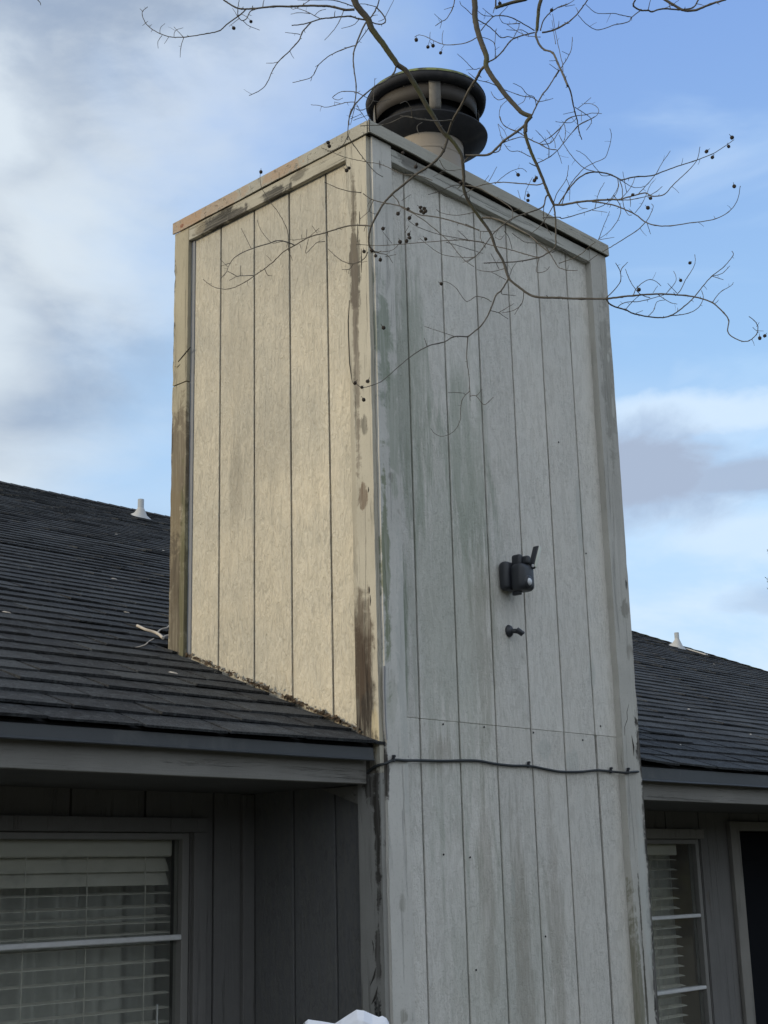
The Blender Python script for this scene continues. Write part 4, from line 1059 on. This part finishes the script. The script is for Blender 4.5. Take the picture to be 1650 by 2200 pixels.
3 1.8 1.2:250,1080 340,1070 400,1055 490,1060
3 1.8 1.2:250,1080 170,1110 100,1200 0,1290
3 1.3 1:245,1040 130,1065
3 1.4 1:255,1100 200,1145 60,1135
3 1.3 1:140,1160 150,1230 145,1303
3 1.2 1:300,1050 300,1130
1 2 1.2:-1925,-6 -1895,30 -1890,52
"""
CROPS = {1:(500,0,4.583),2:(860,0,4.583),3:(1180,0,4.342),4:(680,250,4.583),5:(1000,250,4.583),
         6:(1290,250,4.583),7:(760,560,3.75),8:(1200,500,3.667),9:(280,0,4.853),0:(420,340,3.929)}
FRUIT = """8:1035,238 962,375 633,448 1585,830 1625,812
5:518,575 698,605 680,630 618,778 615,828
6:1045,345 1103,403 1262,296 1295,208 1317,688 318,773 492,806 467,900
7:705,186 10,985 65,1020 112,972 80,1120 240,540
0:552,115 1295,82 1275,102
4:115,258 125,292 803,957 902,912 915,1000 988,1062 1022,897 1060,908 1075,932 1055,950 1030,932 655,1105 908,1162 917,1195 887,1227 822,1235 1075,1207 468,1330 545,1320 582,1372 628,1412 978,495 1420,655 850,360
9:1078,293 1258,225
2:157,392 272,463 322,450 397,520 1490,100 980,35"""
# ================================================================== THE BARE TREE
M_bark, t = material('grey_bark'); bn = t.noise(t.scale(t.P, 1, 1, .6), 70, 4, .6, .3)
finish(t, t.mix(bn, (.05, .045, .038), (.17, .158, .138)), .85, bn, .5, .002)
M_bark2, t = material('lichen_bark'); bn = t.noise(t.P, 60, 4, .6, .3)
finish(t, t.mix(t.ss(t.noise(t.P, 14, 3), .45, .62), t.mix(bn, (.04, .037, .03), (.13, .12, .10)), (.085, .088, .045)), .85, bn, .5, .002)
M_cap_, t = material('seed_capsule_husk'); finish(t, t.mix(t.noise(t.P, 300, 3), (.018, .015, .013), (.06, .05, .042)), .85)
SEGS = []      # (px, py, depth) of everything placed so far
def field(px, py): return 3.35+.18*math.sin(px/210.0)+.15*math.cos(py/170.0)
def nearest(px, py, lim):
    best = None
    for a, b, d in SEGS:
        q = (a-px)**2+(b-py)**2
        if q < lim*lim and (best is None or q < best[0]): best = (q, d)
    return best[1] if best else None
rt = random.Random(5)
paths = []
for ln in TRACES.strip().split('\n'):
    hd_, body_ = ln.split(':'); cr_, w0, w1 = hd_.split(); ox, oy, sc = CROPS[int(cr_)]
    P2 = [tuple(map(float, q.split(','))) for q in body_.split()]
    P2 = [(ox+a/sc, oy+b/sc) for a, b in P2]
    w0, w1 = float(w0), float(w1)
    # curve through the traced knots
    V = [Vector((a, b, 0)) for a, b in P2]
    Q = smooth_path(V, 5 if w0 < 3 else 6)
    L = [0]
    for a, b in zip(Q, Q[1:]): L.append(L[-1]+(b-a).length)
    d0 = nearest(Q[0].x, Q[0].y, 9); d1 = nearest(Q[-1].x, Q[-1].y, 7)
    tot = max(L[-1], 1e-6); dr_ = rt.uniform(-.0011, .0011) if w0 < 5 else rt.uniform(-.0003, .0003)
    if d0 is None and d1 is None: d0 = field(Q[0].x, Q[0].y)
    if d0 is not None and d1 is not None: dep = [d0+(d1-d0)*l/tot for l in L]
    elif d0 is not None: dep = [max(2.2, min(4.35, d0+dr_*l)) for l in L]
    else: dep = [max(2.2, min(4.35, d1+dr_*(tot-l))) for l in L]
    pts3 = []; rr_ = []
    for i_, (q, d) in enumerate(zip(Q, dep)):
        jit = 0 if i_ in (0, len(Q)-1) else .35
        pts3.append(at_depth(q.x+rt.uniform(-jit, jit), q.y+rt.uniform(-jit, jit), d))
        u = L[i_]/tot; knot = 1+(.35 if (i_ % 6 == 0 and w0 < 6) else 0)*rt.random()
        rr_.append((w0+(w1-w0)*u)*.5/F_PX*d*knot*1.06)
        SEGS.append((q.x, q.y, d))
    paths.append((w0, w1, pts3, rr_, Q, dep, L))
# trunk and limbs: the tree stands in the yard to the right of the camera, its limbs arch over the view
TB = Vector((.55, -4.25, ZG))
tree = empty('tree', tuple(TB), 'bare winter tree whose thin twigs and dark seed capsules hang across the chimney', 'tree')
def put(mb__, name, mat, par=tree, bev=0):
    mb__.v = [(x-TB.x, y-TB.y, z-TB.z) for x, y, z in mb__.v]; return mb__.build(name, mat, par, bev)
fork = Vector((.45, -4.05, 2.1))
put(MB().tube(smooth_path([TB, TB+Vector((.02, .04, .8)), TB+Vector((-.05, .12, 1.6)), fork], 5), [.085-.0012*i for i in range(16)], 14), 'trunk', M_bark)
tops = [p for p in paths if min(q.y for q in p[4]) < -1.5 and p[0] >= 3.2 and p[4][0].y < 0] + [p for p in paths if p[4][-1].y < -1.5 and p[0] >= 3.2 and p[4][0].y >= 0]
gate = Vector((-.10, -2.75, 4.3))
put(MB().tube(smooth_path([fork, Vector((.5, -3.8, 3.0)), Vector((.25, -3.3, 3.9)), gate], 6), [.05-.0013*i for i in range(19)], 10), 'limb', M_bark)
for k, p in enumerate(tops):
    rev = p[4][0].y >= 0
    e = p[2][-1] if rev else p[2][0]; nx = p[2][-4] if rev else p[2][3]; r0 = p[3][-1] if rev else p[3][0]
    dirn = (e-nx).normalized(); mid1 = e+dirn*.35+Vector((0, 0, .25)); mid2 = mid1.lerp(gate, .55)+Vector((0, 0, .35))
    P = smooth_path([gate, mid2, mid1, e], 6)
    put(MB().tube(P, [.026+(r0-.026)*i/(len(P)-1) for i in range(len(P))], 8), 'limb', M_bark2)
for (w0, w1, pts3, rr_, Q, dep, L) in paths:
    n = 9 if w0 >= 5 else (6 if w0 > 2.2 else 5)
    m_ = MB().tube(pts3, rr_, n)
    # buds and spurs along the stem
    step = 0; nxt = rt.uniform(6, 22)
    for i_ in range(1, len(Q)-1):
        if L[i_] > nxt:
            nxt = L[i_]+rt.uniform(14, 42)
            if rt.random() < .62:
                d = (pts3[i_+1]-pts3[i_-1]).normalized(); side_ = (RT*rt.gauss(0, 1)+UP*rt.gauss(0, 1)+FW*rt.gauss(0, .8)).normalized()
                v_ = (side_-d*side_.dot(d)*.6).normalized(); ln_ = rt.uniform(.003, .010) if rt.random() < .8 else rt.uniform(.012, .026)
                r_ = min(rr_[i_]*.55, .0014); m_.tube([pts3[i_], pts3[i_]+v_*ln_*.6+d*.001, pts3[i_]+v_*ln_], [r_, r_*.8, r_*.55], 4)
    put(m_, 'branch' if w0 >= 4.5 else 'twig', M_bark2 if w0 >= 7 else M_bark)
# seed capsules: round woody husks opening in six valves
cap = MB(); nn = 12; prof = [(0, -1.0), (.55, -.86), (.92, -.4), (1.0, .1), (.80, .62), (.50, .92), (.30, .80), (0, .70)]
for (r, z) in prof:
    for q in range(nn):
        a = 2*math.pi*q/nn; rr2 = r*(1.0 if q % 2 else (.88 if z > -.3 else .97)); cap.v.append((rr2*math.cos(a), rr2*math.sin(a), z*.95+(.10 if (q % 2 and z > .5) else 0)))
for i_ in range(len(prof)-1):
    for q in range(nn): cap.f.append((i_*nn+q, i_*nn+(q+1) % nn, (i_+1)*nn+(q+1) % nn, (i_+1)*nn+q)); cap.sm.append(q % 2 == 0)
cap.tube([(0, 0, -.9), (.1, .05, -1.5), (.05, .1, -2.2)], [.22, .12, .12], 5)
cap0 = None
for ln in FRUIT.strip().split('\n'):
    c_, body_ = ln.split(':'); ox, oy, sc = CROPS[int(c_)]
    for q in body_.split():
        a, b = map(float, q.split(',')); px, py = ox+a/sc, oy+b/sc
        d = nearest(px, py, 26) or field(px, py)
        if cap0 is None: o = cap.build('seed_capsule', M_cap_, tree); cap0 = o
        else: o = cap0.copy(); COL.objects.link(o); o.parent = tree
        o.location = at_depth(px, py, d)-TB; s_ = rt.uniform(3.7, 4.5)/F_PX*d; o.scale = (s_, s_, s_)
        o.rotation_euler = (rt.uniform(-1, 1)+3.1, rt.uniform(-.9, .9), rt.uniform(0, 6))

# ================================================================== LEAFY TREE beyond the right edge
M_gleaf, t = material('green_leaf'); finish(t, t.mix(t.noise(t.P, 8, 3), (.04, .075, .03), (.09, .13, .05)), .7)
q0 = at_depth(1900, 1215, 16.5); g0 = Vector((q0.x, q0.y, ZG))
lt_ = empty('leafy_tree', tuple(g0), 'green leafy tree past the right edge, only leaf tips showing against the sky', 'tree')
MB().tube([(0, 0, 0), (.05, .02, 1.5), (-.04, .05, 3.0), (0, 0, 4.6)], [.14, .11, .08, .03], 10).build('trunk', M_bark, lt_)
cr = MB(); rl = random.Random(3)
hub = [Vector((rl.gauss(0, .24), rl.gauss(0, .24), rl.uniform(2.6, 4.9))) for _ in range(26)]
for h in hub:
    cr.tube([(0, 0, h.z-.5), tuple(h)], [.02, .008], 4)
    for _ in range(120):
        c_ = h+Vector((rl.gauss(0, .10), rl.gauss(0, .10), rl.gauss(0, .11))); a = Vector((rl.gauss(0, 1), rl.gauss(0, 1), rl.gauss(0, 1))).normalized(); b = a.orthogonal().normalized(); r = rl.uniform(.02, .04)
        cr.add([c_-a*r*1.6, c_+b*r*.7, c_+a*r*1.6, c_-b*r*.7], [(0, 1, 2, 3)])
for px, py in ((1648, 1184), (1647, 1248), (1650, 1262)):
    c0_ = at_depth(px, py, 16.5)-g0
    for _ in range(12):
        c_ = c0_+Vector((rl.gauss(0, .012), rl.gauss(0, .012), rl.gauss(0, .02)))+RT*.02; a = Vector((rl.gauss(0, 1), rl.gauss(0, 1), rl.gauss(0, 1))).normalized(); b = a.orthogonal().normalized(); r = .012
        cr.add([c_-a*r*1.6, c_+b*r*.7, c_+a*r*1.6, c_-b*r*.7], [(0, 1, 2, 3)])
    cr.tube([tuple(c0_), tuple(c0_+RT*.25-Vector((0, 0, .03))), tuple(c0_+RT*.6-Vector((0, 0, .2)))], [.002, .004, .006], 4)
cr.build('crown', M_gleaf, lt_)
